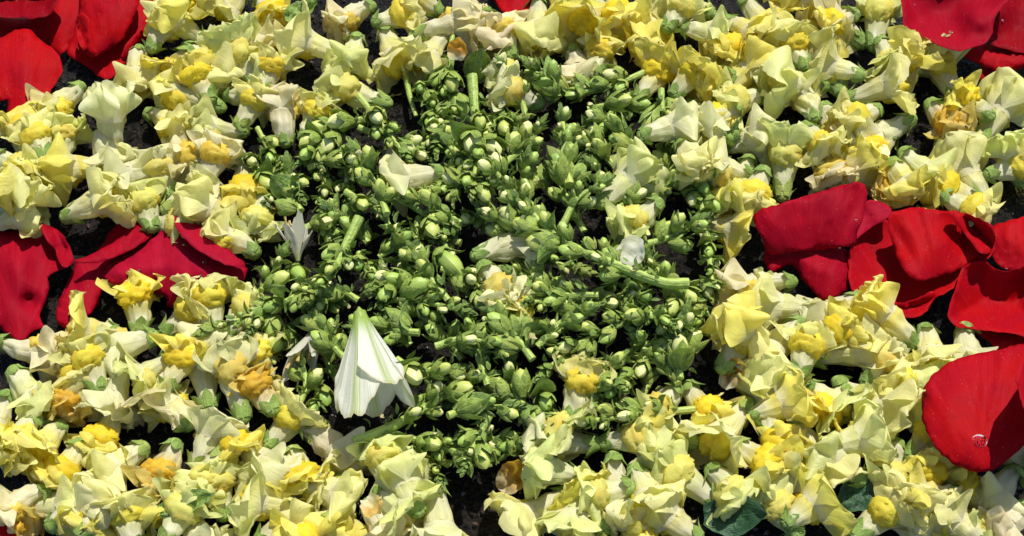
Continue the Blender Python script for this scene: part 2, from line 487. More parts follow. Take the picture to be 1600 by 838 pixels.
def tube_mesh(name, pts, rad, m, sides=8, cap=True):
    b = MB(); n = len(pts)
    T = [(pts[min(i+1, n-1)]-pts[max(i-1, 0)]).normalized() for i in range(n)]
    up = Vector((0, 0, 1))
    fr = [frame(t, up) for t in T]
    def fn(u, v):
        i = min(n-1, int(round(v*(n-1)))); a = u*2*PI
        r = rad(v)*(1+.07*math.sin(3*a+4*v))
        return pts[i]+fr[i] @ Vector((0, r*math.sin(a), r*math.cos(a)))
    b.sheet(fn, sides, n-1)
    for v in (0, 1):
        o = len(b.v); i = v*(n-1)
        for k in range(sides): b.v.append(fn(k/sides, v)); b.uv.append((.5, v))
        b.f.append(tuple(range(o, o+sides)) if v else tuple(reversed(range(o, o+sides))))
    return b.mesh(name, m)
HEAP = 'green budding stalks heaped in the middle'
def stalk(i, pts, style, label):
    rng = random.Random(i*57+11)
    cx = sum(p[0] for p in pts)/len(pts); cy = sum(p[1] for p in pts)/len(pts)
    fall = max(0, 1-((cx-770)/390)**2-((cy-410)/340)**2)
    zb = .006+.014*fall+(i*7 % 5)*.0035+(.007 if 'T' in style else -.004 if 'u' in style else 0)
    P = [at(x, y, zb+.002*math.sin(k*1.9+i)+(.003 if k == len(pts)-1 else 0)) for k, (x, y) in enumerate(pts)]
    S = spline(P, 8)
    r0 = .0031 if 'T' in style else .0016 if 't' in style else .0021
    root = bpy.data.objects.new('flower_stalk', None); COL.objects.link(root)
    root.location = P[0]; root.empty_display_size = .01
    off = Matrix.Translation(-P[0])
    tag(root, label, 'flower stalk', HEAP)
    link('stem', tube_mesh('stem', [p-P[0] for p in S], lambda v: r0*(1-.45*v), M_STEM), root)
    if style[0] == 'n':
        return root
    seg = [(S[k+1]-S[k]).length for k in range(len(S)-1)]; tot = sum(seg)
    def along(d):
        k = 0
        while k < len(seg)-1 and d > seg[k]: d -= seg[k]; k += 1
        t = d/seg[k]; return S[k].lerp(S[k+1], t), (S[k+1]-S[k]).normalized()
    leafy = style[0] == 'l'
    d = tot*(.04 if leafy else .26 if 'T' in style else .17)+rng.uniform(0, .004); a = rng.uniform(0, 6.3)
    while d < tot*.99:
        f = d/tot
        p, T = along(d); a += 2.4+rng.uniform(-.3, .3)
        fr = frame(T, Vector((0, 0, 1)))
        o = fr @ Vector((0, math.sin(a), math.cos(a)))
        if o.z > -.5:
            r = r0*(1-.45*f)
            size = (.0190 if style == 'bT' else .0162 if not leafy else .0128)*(1-.45*f)*rng.uniform(.55, 1.25)
            ax = (o*rng.uniform(.28, .62)+T*rng.uniform(.7, 1.0)).normalized()
            pb = p+o*(r*.7+(.0015 if not leafy else 0))
            m = off @ Matrix.Translation(pb) @ frame(ax, o).to_4x4() @ Matrix.Diagonal((size, size*1.0, size*1.0, 1))
            q = rng.random()
            col = (.50, .56, .14, 1) if q < .45 else (.66, .68, .28, 1) if q < .7 else (.36, .50, .10, 1)
            if leafy and q < .45: col = (.26, .40, .08, 1)
            bd = link('bud', rng.choice(BUDS), root, m, col)
            link('calyx', rng.choice(CALS), bd)
            bl = size*rng.uniform(1.0, 1.6) if leafy else size*rng.uniform(.85, 1.35)
            ax2 = (o*rng.uniform(.4, .9)+T*rng.uniform(.3, .8)).normalized()
            o2 = (o+fr @ Vector((0, math.cos(a), -math.sin(a)))*rng.choice((-.5, .5))).normalized()
            m2 = off @ Matrix.Translation(p+o2*r*.6-T*.002) @ frame(ax2, T).to_4x4() @ Matrix.Diagonal((bl, bl, bl, 1))
            link('bract', rng.choice(BRACTS), root, m2)
        d += (.0044 if leafy else .0051)*(1-.25*f)*rng.uniform(.8, 1.2)
    sb = MB()
    for q in range(int(tot/.0012)):
        f = rng.uniform(.12 if not leafy else 0, 1); p, T = along(tot*f*.99); a = rng.uniform(0, 6.3)
        fr = frame(T, Vector((0, 0, 1))); o = fr @ Vector((0, math.sin(a), math.cos(a)))
        if o.z < -.3: continue
        ax = (o*rng.uniform(.3, 1.1)+T*rng.uniform(.2, 1)).normalized()
        l = rng.uniform(.0035, .0075)
        leaf_sheet(sb, l, l*rng.uniform(.18, .34), rng.uniform(-1.4, 1.2), rng.uniform(.3, .9), Matrix.Translation(p+o*(r0*.6+rng.uniform(0, .004))-P[0]) @ frame(ax, (T-o*.3).normalized()).to_4x4(), rng.uniform(-.8, .8), (2, 4), q)
    if sb.f:
        link('small_bracts', sb.mesh('small_bracts', M_LEAF), root)['kind'] = 'stuff'
    p, T = along(tot*.995)
    ts = rng.uniform(.010, .014)*(1.15 if leafy else 1)
    link('growing_tip', rng.choice(TIPS), root, off @ Matrix.Translation(p) @ frame(T, Vector((0, 0, 1))).to_4x4() @ Matrix.Diagonal((ts, ts, ts, 1)))
    return root

# ---------------------------------------------------------------- red rose petals
def smooth_outline(pts, step=6):
    n = len(pts); out = []
    for k in range(n):
        a, b, c, d = (Vector(pts[(k+q-1) % n]) for q in range(4))
        m = max(1, int((c-b).length/step))
        for i in range(m):
            t = i/m
            cr = .5*((2*b)+(c-a)*t+(2*a-5*b+4*c-d)*t*t+(3*b-a-3*c+d)*t**3)
            out.append(cr)
    return out
def edge_dist(p, poly):
    best = 1e9
    for k in range(len(poly)):
        a = poly[k]; b = poly[(k+1) % len(poly)]; ab = b-a
        t = max(0, min(1, (p-a).dot(ab)/max(1e-9, ab.length_squared)))
        best = min(best, (a+ab*t-p).length)
    return best
def fill_sheet(b, pts, zf, step=7, seed=0):
    """triangulate the outline (photo pixels) and lift every vertex to its height zf(x, y, distance to edge)"""
    poly = smooth_outline(pts)
    poly = [q+Vector((noise.noise(Vector((q.x/11, q.y/11, seed))), noise.noise(Vector((q.x/11, q.y/11, seed+40)))))*2.6+Vector((noise.noise(Vector((q.x/5, q.y/5, seed+7))), noise.noise(Vector((q.x/5, q.y/5, seed+47)))))*1.2 for q in poly]
    rng = random.Random(seed)
    xs = [p.x for p in poly]; ys = [p.y for p in poly]
    V = list(poly); E = [(k, (k+1) % len(poly)) for k in range(len(poly))]
    y = min(ys)
    while y < max(ys):
        x = min(xs)
        while x < max(xs):
            q = Vector((x+rng.uniform(-2, 2), y+rng.uniform(-2, 2)))
            if edge_dist(q, poly) > 3.2: V.append(q)
            x += step
        y += step
    vo, eo, fo = geometry.delaunay_2d_cdt(V, E, [], 1, .01)[:3]
    o = len(b.v)
    cx, cy = sum(xs)/len(xs), sum(ys)/len(ys)
    rad = max(max(xs)-min(xs), max(ys)-min(ys))/2
    for q in vo:
        d = edge_dist(q, poly)
        b.v.append(at(q.x, q.y, zf(q.x, q.y, d)))
        dx, dy = q.x-cx, q.y-(cy+rad*1.1)
        b.uv.append((math.atan2(dx, -dy)/2+.5, math.hypot(dx, dy)/(2.2*rad)))
    for f in fo: b.f.append(tuple(o+i for i in reversed(f)))
def rose_petal(i, label, pts, z0, color, slope=(0, 0), cup=0, curl=0, lam=14, wob=.0009, flaps=(), bumps=()):
    """slope: metres of height gained across 100 px to the right / down; cup: height of the middle; curl: height of the rim"""
    b = MB()
    cx = sum(p[0] for p in pts)/len(pts); cy = sum(p[1] for p in pts)/len(pts)
    dm = 45; ext = max(max(q[0] for q in pts)-min(q[0] for q in pts), max(q[1] for q in pts)-min(q[1] for q in pts))/2
    def zf(x, y, d, z0=z0, curl=curl):
        h = z0+slope[0]*(x-cx)/100+slope[1]*(y-cy)/100+cup*min(1, d/dm)**.8+curl*math.exp(-d/lam)
        an = math.atan2(x-cx, (cy+ext*1.3)-y); rr = math.hypot(x-cx, y-cy-ext*1.3)/ext
        h += wob*noise.noise(Vector((x/70, y/70, i*3.7)))*1.6
        h += .0019*(1-1.8*abs(noise.noise(Vector((an*5.5, rr*.5, i*5.1)))))*min(1, rr*.6)
        h += .0046*math.exp(-d/10)*(noise.noise(Vector((x/38, y/38, i*1.3+9)))-.05)+.0008*math.exp(-d/4)*noise.noise(Vector((x/9, y/9, i)))
        for (ux, uy, r, hh) in bumps: h += hh*math.exp(-((x-ux)**2+(y-uy)**2)/r**2)
        return max(h, .0015)
    fill_sheet(b, pts, zf, 6, i)
    for (fp, (ax, ay), (bx2, by2), lift) in flaps:
        # a rim folded back over the face: joined along the line a-b, its free edge standing 'lift' above it
        A, Bv = Vector((ax, ay)), Vector((bx2, by2)); ab = (Bv-A).normalized()
        far = max(abs((Vector(p)-A).cross(ab)) for p in fp)
        def zg(x, y, d):
            t = abs((Vector((x, y))-A).cross(ab))/far
            return zf(x, y, 30)+.0012+lift*math.sin(min(1, t)*1.5)+.0008*noise.noise(Vector((x/20, y/20, i)))
        fill_sheet(b, fp, zg, 6, i+50)
    o = link('rose_petal', b.mesh('rose_petal', M_ROSE), None, None, (*color, 1))
    md = o.modifiers.new('thickness', 'SOLIDIFY'); md.thickness = .00022; md.offset = 0
    tag(o, label, 'rose petal', 'red rose petals strewn at the sides')
    return o
RED = (.37, .002, .004); CRIM = (.30, .002, .012); SHADE_RED = (.22, .001, .004); PINK = (.35, .005, .024)  # the darkest red has shade mixed in, for petals lying in shadow
rp = rose_petal
rp(1, 'flat bright red petal in the top left corner reaching down to the yellow blossoms', [(-30,70),(0,60),(24,48),(48,48),(69,67),(86,79),(98,107),(81,141),(48,177),(21,188),(10,172),(14,157),(-20,150)], .016, RED, (0, 0), .004, 0)
rp(2, 'red petal lying behind the flat one, between it and the furled petal', [(-20,28),(30,30),(60,22),(68,-20),(130,-22),(128,10),(118,60),(110,70),(92,86),(70,66),(48,52),(0,64)], .008, RED, (0, -.004), .003, 0)
rp(3, 'wide red petal with pointed lower end beside the small tube standing at its tip', [(106,86),(112,62),(124,22),(140,-22),(250,-22),(253,30),(240,55),(214,70),(198,98),(168,124),(134,103)], .007, RED, (-.002, -.004), .002, .002, 14, .0011,
   [([(254,24),(252,32),(240,56),(214,71),(199,97),(188,90),(203,60),(226,42),(238,18)], (262,20), (196,104), .008)])
rp(4, 'furled red petal lying on the wide pointed one', [(122,28),(136,-22),(214,-22),(207,38),(192,62),(176,76),(143,89),(126,70)], .018, RED, (.003, -.003), .007, 0, 14, .0011,
   [([(121,24),(120,50),(126,72),(143,91),(152,84),(141,60),(136,24)], (118,30), (140,92), .009)])
rp(5, 'dark hollow red petal cut by the top left corner of the frame', [(-25,-24),(88,-24),(82,18),(60,28),(0,28),(-25,18)], .022, SHADE_RED, (0, -.008), -.012, .002)
rp(6, 'creased red petal at the left edge with a violet streak near its lower tip', [(-20,345),(0,352),(39,363),(71,353),(89,361),(105,381),(115,409),(100,420),(74,433),(77,451),(62,494),(68,509),(47,520),(39,535),(24,530),(0,514),(-20,502)], .012, CRIM, (0, .004), .004, 0, 14, .0016, [([(62,350),(89,359),(106,381),(116,409),(98,418),(86,392),(70,370)], (80,352), (118,412), .008)], ((88,395,16,-.006),(45,470,12,-.006),(15,410,30,.004)))
rp(7, 'narrow folded red petal between the creased one and the pointed one', [(194,341),(234,362),(246,368),(224,385),(184,409),(163,420),(160,451),(147,485),(105,512),(87,493),(98,457),(113,425),(121,407),(147,396)], .009, CRIM, (-.001, .003), .004, 0, 14, .002,
   [([(117,408),(147,396),(186,372),(214,352),(240,365),(205,390),(165,407),(135,413)], (194,341), (240,362), .008)])
rp(8, 'large crimson petal with a raised pointed rim and drops of water', [(277,325),(299,346),(328,370),(381,412),(387,422),(378,441),(362,447),(294,478),(262,480),(255,462),(200,450),(166,440),(160,424),(189,403),(226,382),(252,361)], .010, PINK, (0, .001), .009, 0, 14, .002,
   [([(277,325),(299,344),(328,366),(383,412),(362,416),(328,402),(297,381),(274,354)], (277,322), (384,410), .010)])
rp(9, 'folded crimson petal with straight edges, leftmost of the right hand petals', [(1178,336),(1220,318),(1264,305),(1347,286),(1350,339),(1339,360),(1330,384),(1247,393),(1202,397),(1192,377)], .024, CRIM, (0, -.010), .003, 0, 14, .0022)
rp(10, 'small wet crinkled red fold just right of the straight edged petal', [(1347,322),(1375,314),(1394,334),(1365,353),(1336,372)], .016, PINK, (0, 0), .003, .002, 8)
rp(11, 'crimson petal tucked under the straight edged one above the green tipped blossom', [(1194,394),(1250,392),(1314,387),(1328,408),(1325,450),(1288,470),(1258,440),(1237,414),(1205,424)], .010, CRIM, (.001, 0), .007, 0)
rp(12, 'biggest red petal of the right hand cluster, pale shine across its face', [(1327,395),(1342,364),(1372,346),(1420,325),(1482,330),(1517,339),(1548,350),(1556,384),(1538,410),(1507,421),(1496,447),(1462,466),(1437,492),(1410,495),(1372,475),(1344,465),(1327,443)], .007, RED, (0, .001), -.002, .006, 16, .002,
   [([(1376,480),(1410,496),(1438,493),(1464,465),(1454,456),(1424,470)], (1380,492), (1462,472), .007)])
rp(13, 'heart shaped red petal resting on the biggest one', [(1388,341),(1423,326),(1482,331),(1530,342),(1552,360),(1550,388),(1528,400),(1496,421),(1452,438),(1427,436),(1404,408)], .020, RED, (-.001, -.002), .004, .003, 12, .003,  # added sheet: a sunlit patch with a shadow border, shaped as a raised petal
   [([(1486,331),(1530,341),(1553,360),(1551,388),(1534,398),(1512,372)], (1500,330), (1556,392), .010)], ((1510,365,24,-.008),))
rp(14, 'red petal cut by the right edge beside the heart shaped patch', [(1551,355),(1583,344),(1630,338),(1630,425),(1585,424),(1565,418),(1548,395)], .014, RED, (.004, 0), .005, .002, 10, .003)
rp(15, 'hollow dark red petal below the heart shaped patch at the right edge', [(1505,417),(1538,408),(1565,424),(1630,420),(1630,522),(1572,520),(1493,509),(1483,480),(1494,449)], .020, RED, (0, -.002), -.014, .002, 12)
rp(16, 'smooth round red petal with one big drop of water on it', [(1442,612),(1455,590),(1476,571),(1504,559),(1566,545),(1620,536),(1650,560),(1650,650),(1604,692),(1573,720),(1548,735),(1520,737),(1482,720),(1455,689),(1441,652)], .038, RED, (.002, .003), .003, -.003, 18, .0008,
   [([(1650,540),(1652,675),(1618,668),(1596,628),(1588,590),(1604,556)], (1655,540), (1655,675), .034)])  # rolled rim added, mostly out of frame, to throw shadow on the petal
rp(17, 'strip of red petal above the smooth round one', [(1500,508),(1572,517),(1630,512),(1630,552),(1566,548),(1540,530)], .012, RED, (0, 0), .003, 0)
rp(18, 'large glossy crimson petal curved like a shell at the top right', [(1411,17),(1420,-24),(1580,-24),(1558,22),(1546,62),(1524,73),(1500,80),(1477,75),(1447,62),(1415,45)], .029, CRIM, (0, 0), -.008, .006, 16, .002, (), ((1525,30,26,.012),))
rp(19, 'small red petal under the shell shaped one', [(1498,80),(1535,68),(1597,82),(1604,104),(1563,112),(1530,100)], .010, RED, (0, .002), .003, 0)
rp(20, 'shaded red petal in the top right corner', [(1545,64),(1560,20),(1575,-24),(1630,-24),(1630,84),(1592,82)], .014, SHADE_RED, (0, -.004), -.006, .003)
rp(21, 'dark scrap of red petal in the shade right of the cream blossom', [(1530,106),(1552,104),(1556,124),(1534,128)], .005, SHADE_RED, (0, 0), .002, 0)
rp(22, 'red petal showing in the dark gap at the middle of the top edge', [(768,-24),(838,-24),(828,18),(802,27),(776,8)], .008, RED, (0, 0), .003, 0)
rp(23, 'red petal tip cut by the bottom left corner', [(-25,818),(10,816),(26,836),(22,870),(-25,870)], .016, RED, (0, 0), .003, 0)

def droplet(px, py, r, z, label):
    b = MB()
    def fn(u, v):
        a = u*2*PI; t = v*PI
        return (r*math.sin(t)*math.cos(a), r*math.sin(t)*math.sin(a)*.9, r*.66*math.cos(t))
    b.sheet(fn, 20, 12)
    o = link('water_drop', b.mesh('water_drop', M_WATER)); o.location = at(px, py, z)
    tag(o, label, 'water drop', 'drops of water on the petals')
# base x, y, mouth x, y in the photograph; view (d back up, v lip up, s/t on a side, f facing up, h half facing; O open, S shut, W wilted, N no calyx); colour
BLOSSOMS = [
# ---- top left
(318,64,268,52,'fS','y','bright yellow ball shaped blossom face up right of the furled red petal'),
(285,-5,308,24,'fS','y','small yellow blossom just behind the yellow ball, at the top edge'),
(296,72,262,128,'vO','y','pale yellow lip hanging below the bright yellow ball blossom'),
(288,70,392,152,'dO','c','long cream blossom running down to the right from the yellow ball'),
(406,140,348,48,'vO','g','greenish cream blossom with dark green base, frilled lips pointing up left'),
(384,-18,346,26,'dO','c','white tubed cream blossom cut by the top edge, right of the small yellow one'),
(378,30,430,84,'dW','p','cream blossom with a peach tinted petal, left of the bright lemon lip'),
(408,-8,432,42,'vO','y','pale yellow blossom hanging from the top edge left of a thick green stem'),
(545,97,452,78,'hO','c','large cream blossom with one bright lemon lip, green base pointing right'),
(585,8,520,42,'sW','p','big crumpled peach blossom near the top edge, left of centre'),
(582,36,642,26,'vS','c','rounded cream blossom with folded lobes behind the green capped one'),
(690,22,648,6,'hS','y','yellow and white blossom at the top edge above the long pale tube'),
(598,40,634,135,'dO','c','cream blossom with a green cap on top and a white streaked tube'),
(700,48,655,112,'dO','c','pale cream lips showing between the green capped blossom and the thin stem'),
(642,58,746,36,'sW','p','pale blossom lying flat with its white tube to the left, right lip yellow edged'),
(757,14,771,82,'dS','p','narrow pinkish blossom with a green cap beside the black gap'),
(800,92,782,44,'vS','p','small blush bud blossom with green calyx above the knobbly stalk tip'),
(840,-4,842,112,'dS','c','upright cream blossom with long ribbed tube under the red petal at the top'),
(836,138,780,120,'vS','w','fat white and yellow bud blossom, upper one of two above the heap'),
(848,165,796,150,'vS','w','fat white and yellow bud blossom, lower one of two above the heap'),
# ---- left, second row
(217,74,214,146,'dW','c','blossom whose white tube stands straight up against the red petal'),
(350,170,246,142,'sO','c','long pale blossom with dull green cap, lying left of the pale tube pair'),
(228,176,288,208,'tO','c','white lipped blossom hanging over the black ground below the long pale one'),
(388,206,314,208,'sO','g','green tinged blossom right of the black gap, lobes pointing left'),
(346,240,282,248,'vW','p','peach blushed crumpled blossom on the right rim of the black gap'),
(318,288,346,232,'vO','p','white and peach cup rising out of a bright green star shaped calyx'),
(264,310,248,262,'vS','w','short white blossom between two bright green calyxes above the pointed red petal'),
(254,330,334,290,'dO','w','white tubed blossom lying above the point of the large crimson petal'),
(384,244,384,328,'vS','y','yellow ruffled blossom under a pale green tube, left of the slanting stem'),
(388,360,302,334,'hS','c','blossom with a deep yellow throat touching the point of the large crimson petal'),
(404,398,338,366,'sW','c','white streaked blossom lying along the rim of the large crimson petal'),
(412,300,402,345,'vS','g','small greenish blossom between the yellow one and the torn white flower'),
(610,163,512,145,'vO','g','cream green blossom with green base lying just above a thick bare stem'),
(447,228,440,158,'dW','p','cream blossom with curled folded lobes above the slanting stem'),
(474,222,502,178,'vW','c','small crumpled cream blossom left of the thick bare stem'),
(372,200,402,158,'vS','c','cream blossom with a spot of yellow throat above the slender stem top'),
(350,150,420,150,'sW','g','flattened green tinged blossom between the dull green cap and yellow throat'),
(130,133,72,188,'sO','c','blossom with green cap and yellow fringe leaning on the flat red petal'),
(46,266,34,188,'vS','y','yellow mouthed blossom with a white tube near the left edge below the red petal'),
(92,255,102,208,'vO','g','pale round lobed blossom set on the black ground behind the big yellow throat'),
(178,252,188,170,'fO','w','blossom with one large white oval lip and a crinkled yellow throat on the black ground'),
(178,258,92,288,'hO','y','big blossom with golden yellow throat and yellow lips, left side second row'),
(258,256,178,288,'dO','w','white blossom with green cap pointing right, below the black gap'),
(98,342,192,324,'hO','c','blossom with a lemon throat just above the narrow folded red petal'),
(0,345,62,318,'fO','c','pale blossom with two round lobes touching the creased red petal'),
(-12,272,58,262,'sO','c','cream blossom cut by the left edge with folded upper lip'),
(-8,240,18,258,'vS','g','green bud blossom cut by the left edge above the folded cream one'),
(-30,290,16,306,'hS','y','orange yellow throat peeping in at the left edge'),
(-20,350,30,345,'sO','c','cream lip cut by the left edge just above the creased red petal'),
(230,345,262,352,'vS','g','green bud blossom wedged behind the point of the large crimson petal'),
(150,205,165,235,'dSN','w','thin translucent lip lying on the black ground under the crinkled yellow throat'),
# ---- lower left
(218,522,216,448,'vO','y','blossom with flat pale yellow lips spread over the large crimson petal'),
(247,525,164,548,'dO','w','white fluted blossom with bright green calyx pointing right'),
(188,520,118,532,'hO','y','yellow blossom with golden throat below the narrow folded red petal'),
(-2,532,94,566,'sW','p','large blush cream blossom at the left edge below the creased red petal'),
(18,576,68,642,'dO','g','blossom with round green base and pale lip beside the dark hole at left'),
(14,612,-12,668,'dO','w','white and green blossom cut by the left edge beside the dark hole'),
(128,582,102,648,'vW','o','withered orange and gold blossom left of the white tube'),
(197,572,168,640,'dO','w','white tubed blossom standing between the withered orange one and the big blush one'),
(156,612,138,556,'vS','c','cream blossom with slim green sepal left of the white tube'),
(266,545,240,682,'dO','p','very large blush blossom with green cap and a yellow lower lip'),
(252,522,300,492,'vO','c','cream lipped blossom tucked under the large crimson petal'),
(336,528,326,452,'vO','c','flared cream blossom with green throat standing against the large crimson petal'),
(350,526,398,474,'vS','g','closed yellow green blossom pointing at the leafy stalk tip'),
(328,642,308,530,'dS','w','white blossom with green calyx at its foot and lips pointing up'),
(382,658,358,556,'vW','w','white oval tube with a yellow and amber mouth above it'),
(414,612,402,540,'vO','c','pale cream blossom with ragged top lips left of the heap'),
(430,646,404,608,'vW','o','small browned blossom with green cap at the left foot of the heap'),
(275,560,205,600,'sO','g','yellow green lip tucked beneath the big blush blossom'),
(-22,688,28,722,'fO','y','pale yellow star shaped blossom cut by the left edge'),
(98,662,66,716,'hO','y','wide pale yellow blossom beside the dark gold folded one'),
(132,688,90,748,'vS','y','dark gold blossom folded like a pouch, lower left'),
(186,636,150,708,'vO','y','lemon blossom with an orange fold, above the orange streaked petal'),
(230,696,168,742,'dO','c','cream blossom with pale green cap right of the lemon one'),
(178,762,146,822,'vO','y','yellow green rounded lip near the bottom edge right of the white tube'),
(34,796,102,790,'dS','g','green bud with yellow tip lying on a blush petal, lower left corner'),
(74,826,134,792,'dS','w','white blossom with green calyx below the green bud at lower left'),
(78,764,6,802,'sW','p','large blush petalled blossom in the lower left corner'),
(-20,800,40,830,'vW','o','orange tinged blossom edge above the red petal tip in the corner'),
(276,688,250,748,'vW','o','amber spotted withered blossom between lemon lip and green calyx'),
(242,742,228,794,'dO','y','smooth lemon lip below the amber spotted blossom'),
(210,862,196,788,'vO','c','pale ruffled blossom at the bottom edge, left part'),
(303,732,338,676,'dO','w','white blossom rising from a round pale green calyx'),
(352,700,308,772,'vO','g','broad greenish lip folded under the round pale green calyx'),
(368,678,434,752,'dO','w','white blossom with green cap beside the long curled cream lip'),
(477,796,384,790,'hO','c','pale blossom with two smooth round lobes and green tip pointing right'),
(285,798,322,858,'dO','w','white ribbed blossom cut by the bottom edge among green leaves'),
(464,652,562,730,'dW','p','large blush blossom with brown gold rim beside the bare black ground'),
(455,700,470,745,'vO','y','amber yellow lip left of the brown rimmed blush blossom'),
(534,742,520,838,'dO','y','big blossom with white upper and yellow lower lips at the bottom edge'),
(572,782,606,836,'dW','p','pale blossom with an apricot petal at the bottom edge'),
(588,762,646,818,'dO','g','pale green blossom with cap beside the apricot petal'),
(680,752,690,862,'dO','w','long white ribbed blossom with green cap hanging under a stalk'),
(524,806,478,846,'vO','y','ragged yellow blossom at the bottom edge below the two smooth lobes'),
(610,770,604,746,'vSN','g','small translucent bud at the edge of the bare black ground'),
(400,850,440,825,'dO','c','cream lip at the bottom edge under the two smooth lobes'),
(440,745,500,765,'vO','c','curled cream blossom between the two smooth lobes and the amber lip'),
(340,655,372,700,'vS','y','yellow rimmed blossom under the white oval tube'),
(60,650,20,700,'vS','c','cream blossom filling the rim of the dark hole at left'),
(120,840,165,800,'dW','c','soft cream blossom at the bottom edge beside the yellow green lip'),
(255,850,290,790,'vS','g','green white blossom at the bottom edge below the smooth lemon lip'),
(352,812,338,760,'vO','g','greenish blossom at the bottom beside the two smooth lobes'),
(415,700,470,640,'vO','c','cream petals under the green cap at the lower left of the heap'),
# ---- bottom centre and right
(938,692,832,698,'dO','w','white blossom lying flat with a bright green base, below the drooping leafy tip'),
(936,694,1004,690,'vO','g','frilled greenish blossom sharing its base point with the flat white one'),
(906,746,842,742,'hO','g','folded pale green blossom right of the orange petal on black ground'),
(888,768,802,828,'dO','c','cream blossom with rounded green cap, bottom edge right of the black ground'),
(924,740,890,840,'dO','g','flared blossom with a thin pointed green tip, bottom edge'),
(958,708,974,818,'dS','w','white tubed blossom with green cap and a yellow frill below'),
(990,728,1022,802,'dO','c','cream blossom with smooth lower lip right of the yellow frilled one'),
(1058,808,1000,834,'sW','y','yellow wilted blossom at the bottom edge left of the dark green leaf'),
(950,832,925,800,'vO','y','yellow lip at the bottom edge under the yellow frilled one'),
(1072,598,1104,648,'vO','y','bright yellow petalled blossom at the lower right of the heap'),
(1060,602,1040,628,'vW','g','shrivelled pale blossom between heap and bright yellow petals'),
(1092,694,1022,668,'sO','y','yellow rimmed blossom left of the very large cream one'),
(1172,626,1096,722,'dO','c','very large cream blossom with green cap at upper right and wavy lips'),
(1128,792,1026,716,'vO','g','green cream blossom with twin tubes pointing down to the dark leaf'),
(1108,728,1146,778,'vO','g','shaded green lip above the dark green leaf'),
(1202,696,1204,598,'dO','g','blossom with green base pointing down and a white stripe up its middle'),
(1312,814,1200,712,'dO','c','very large cream blossom with white tube pointing to the lower right'),
(1242,648,1312,770,'dO','c','cream blossom with long green cap beside the white striped one'),
(1190,745,1222,690,'vO','y','yellow lip in the shade behind the very large cream blossom'),
(1242,440,1116,458,'sW','p','wilted translucent blossom with amber underside and knobbly green tip'),
(1278,486,1188,474,'dO','g','pale green blossom with cap, below the knobbly green tip'),
(1256,500,1184,568,'dO','c','big cream blossom with thin white tube, right of the yellow peaked one'),
(1198,572,1122,522,'fO','y','blossom with a peaked yellow upper petal and golden throat'),
(1140,560,1180,590,'dO','c','wide cream lower lip below the peaked yellow petal'),
(1346,462,1272,508,'dS','w','slim white tube pointing up to the red petals'),
(1432,542,1346,486,'hO','y','open yellow cream flower with small inner lobes below the biggest red petal'),
(1262,562,1372,556,'sO','c','long cream blossom lying flat, mouth to the right, beside the white capped one'),
(1444,508,1452,556,'dO','c','cream blossom tucked against the smooth round red petal'),
(1506,506,1512,556,'dS','w','white blossom with round green calyx between the red petals'),
(1304,594,1414,672,'dO','c','large pale blossom with green cap pointing at the smooth round red petal'),
(1328,606,1278,646,'vO','y','yellow green crumpled lip left of the large pale blossom'),
(1352,604,1372,572,'vS','w','small white bud with green base behind the large pale blossom'),
(1394,552,1434,604,'dO','g','shaded green lip left of the smooth round red petal'),
(1402,688,1378,768,'vW','g','limp pale blossom with ragged lips below the large pale one'),
(1330,842,1402,786,'vO','c','white curved blossom at the bottom edge, lower right'),
(1438,866,1434,792,'dO','c','big rounded pale lip at the bottom edge below the limp blossom'),
(1556,796,1488,756,'vW','y','crumpled yellow blossom right under the smooth round red petal'),
(1592,732,1558,768,'dS','w','white green tube pointing out from beneath the smooth round red petal'),
(1542,856,1488,812,'dO','c','cream blossom at the bottom edge below the crumpled yellow one'),
(1606,788,1562,830,'dW','p','blush folded blossom in the lower right corner'),
(1618,722,1586,708,'vW','o','gold frilled edge beside the smooth round red petal at the right edge'),
(1462,800,1452,758,'vS','y','small yellow blossom left of the crumpled yellow one'),
(1262,600,1300,640,'dO','g','dim green lip in the gap left of the large pale blossom'),
(1420,720,1445,690,'vO','c','pale lip under the large pale blossom, near the red petal'),
(1250,840,1220,800,'vS','g','green bud blossom at the bottom edge below the very large cream one'),
(1350,755,1320,735,'dO','g','yellow green blossom in shade right of the long capped cream one'),
(1150,690,1185,720,'vO','y','yellow lip under the wavy lips of the very large cream blossom'),
(1260,545,1310,520,'vO','y','yellow rimmed lip below the slim white tube'),
(1590,800,1530,835,'vO','g','pale green blossom at the bottom right behind the blush one'),
(1095,845,1060,820,'dO','c','cream lip at the bottom edge beside the dark leaf'),
# ---- top right
(1386,60,1424,90,'dS','g','green capped bud blossom under the shell shaped red petal'),
(1496,164,1456,84,'vO','c','upright cream blossom with lobed top below the shell shaped red petal'),
(1372,126,1416,104,'fO','y','bright yellow blossom with ruffled golden throat, upper right'),
(1318,158,1408,150,'hO','c','blossom with green calyx at left and white tube, below the ruffled golden one'),
(1428,184,1334,232,'dO','w','white blossom with green cap pointing up right, over the dark gap'),
(1398,206,1348,262,'vO','y','yellow lipped blossom above the straight edged red petal'),
(1450,158,1490,214,'vW','o','blossom with pale tube and an orange gold mouth beside the dark gap'),
(1530,228,1588,128,'dO','c','large pale blossom fanning upward at the right edge'),
(1552,186,1506,164,'vO','y','small lobed yellow lip in shade left of the large fanned blossom'),
(1408,234,1444,270,'dS','g','green bud standing over the dark gap, upper right'),
(1552,332,1488,236,'dO','c','large smooth pale blossom with green base above the red cluster'),
(1442,302,1392,298,'vW','o','withered orange brown blossom just above the biggest red petal'),
(1534,312,1456,288,'vO','y','yellow lower lip beside the withered orange blossom'),
(1598,292,1566,238,'hO','g','greenish blossom at the right edge beside the large smooth one'),
(1316,150,1278,58,'dO','c','diamond shaped cream blossom with green base pointing down'),
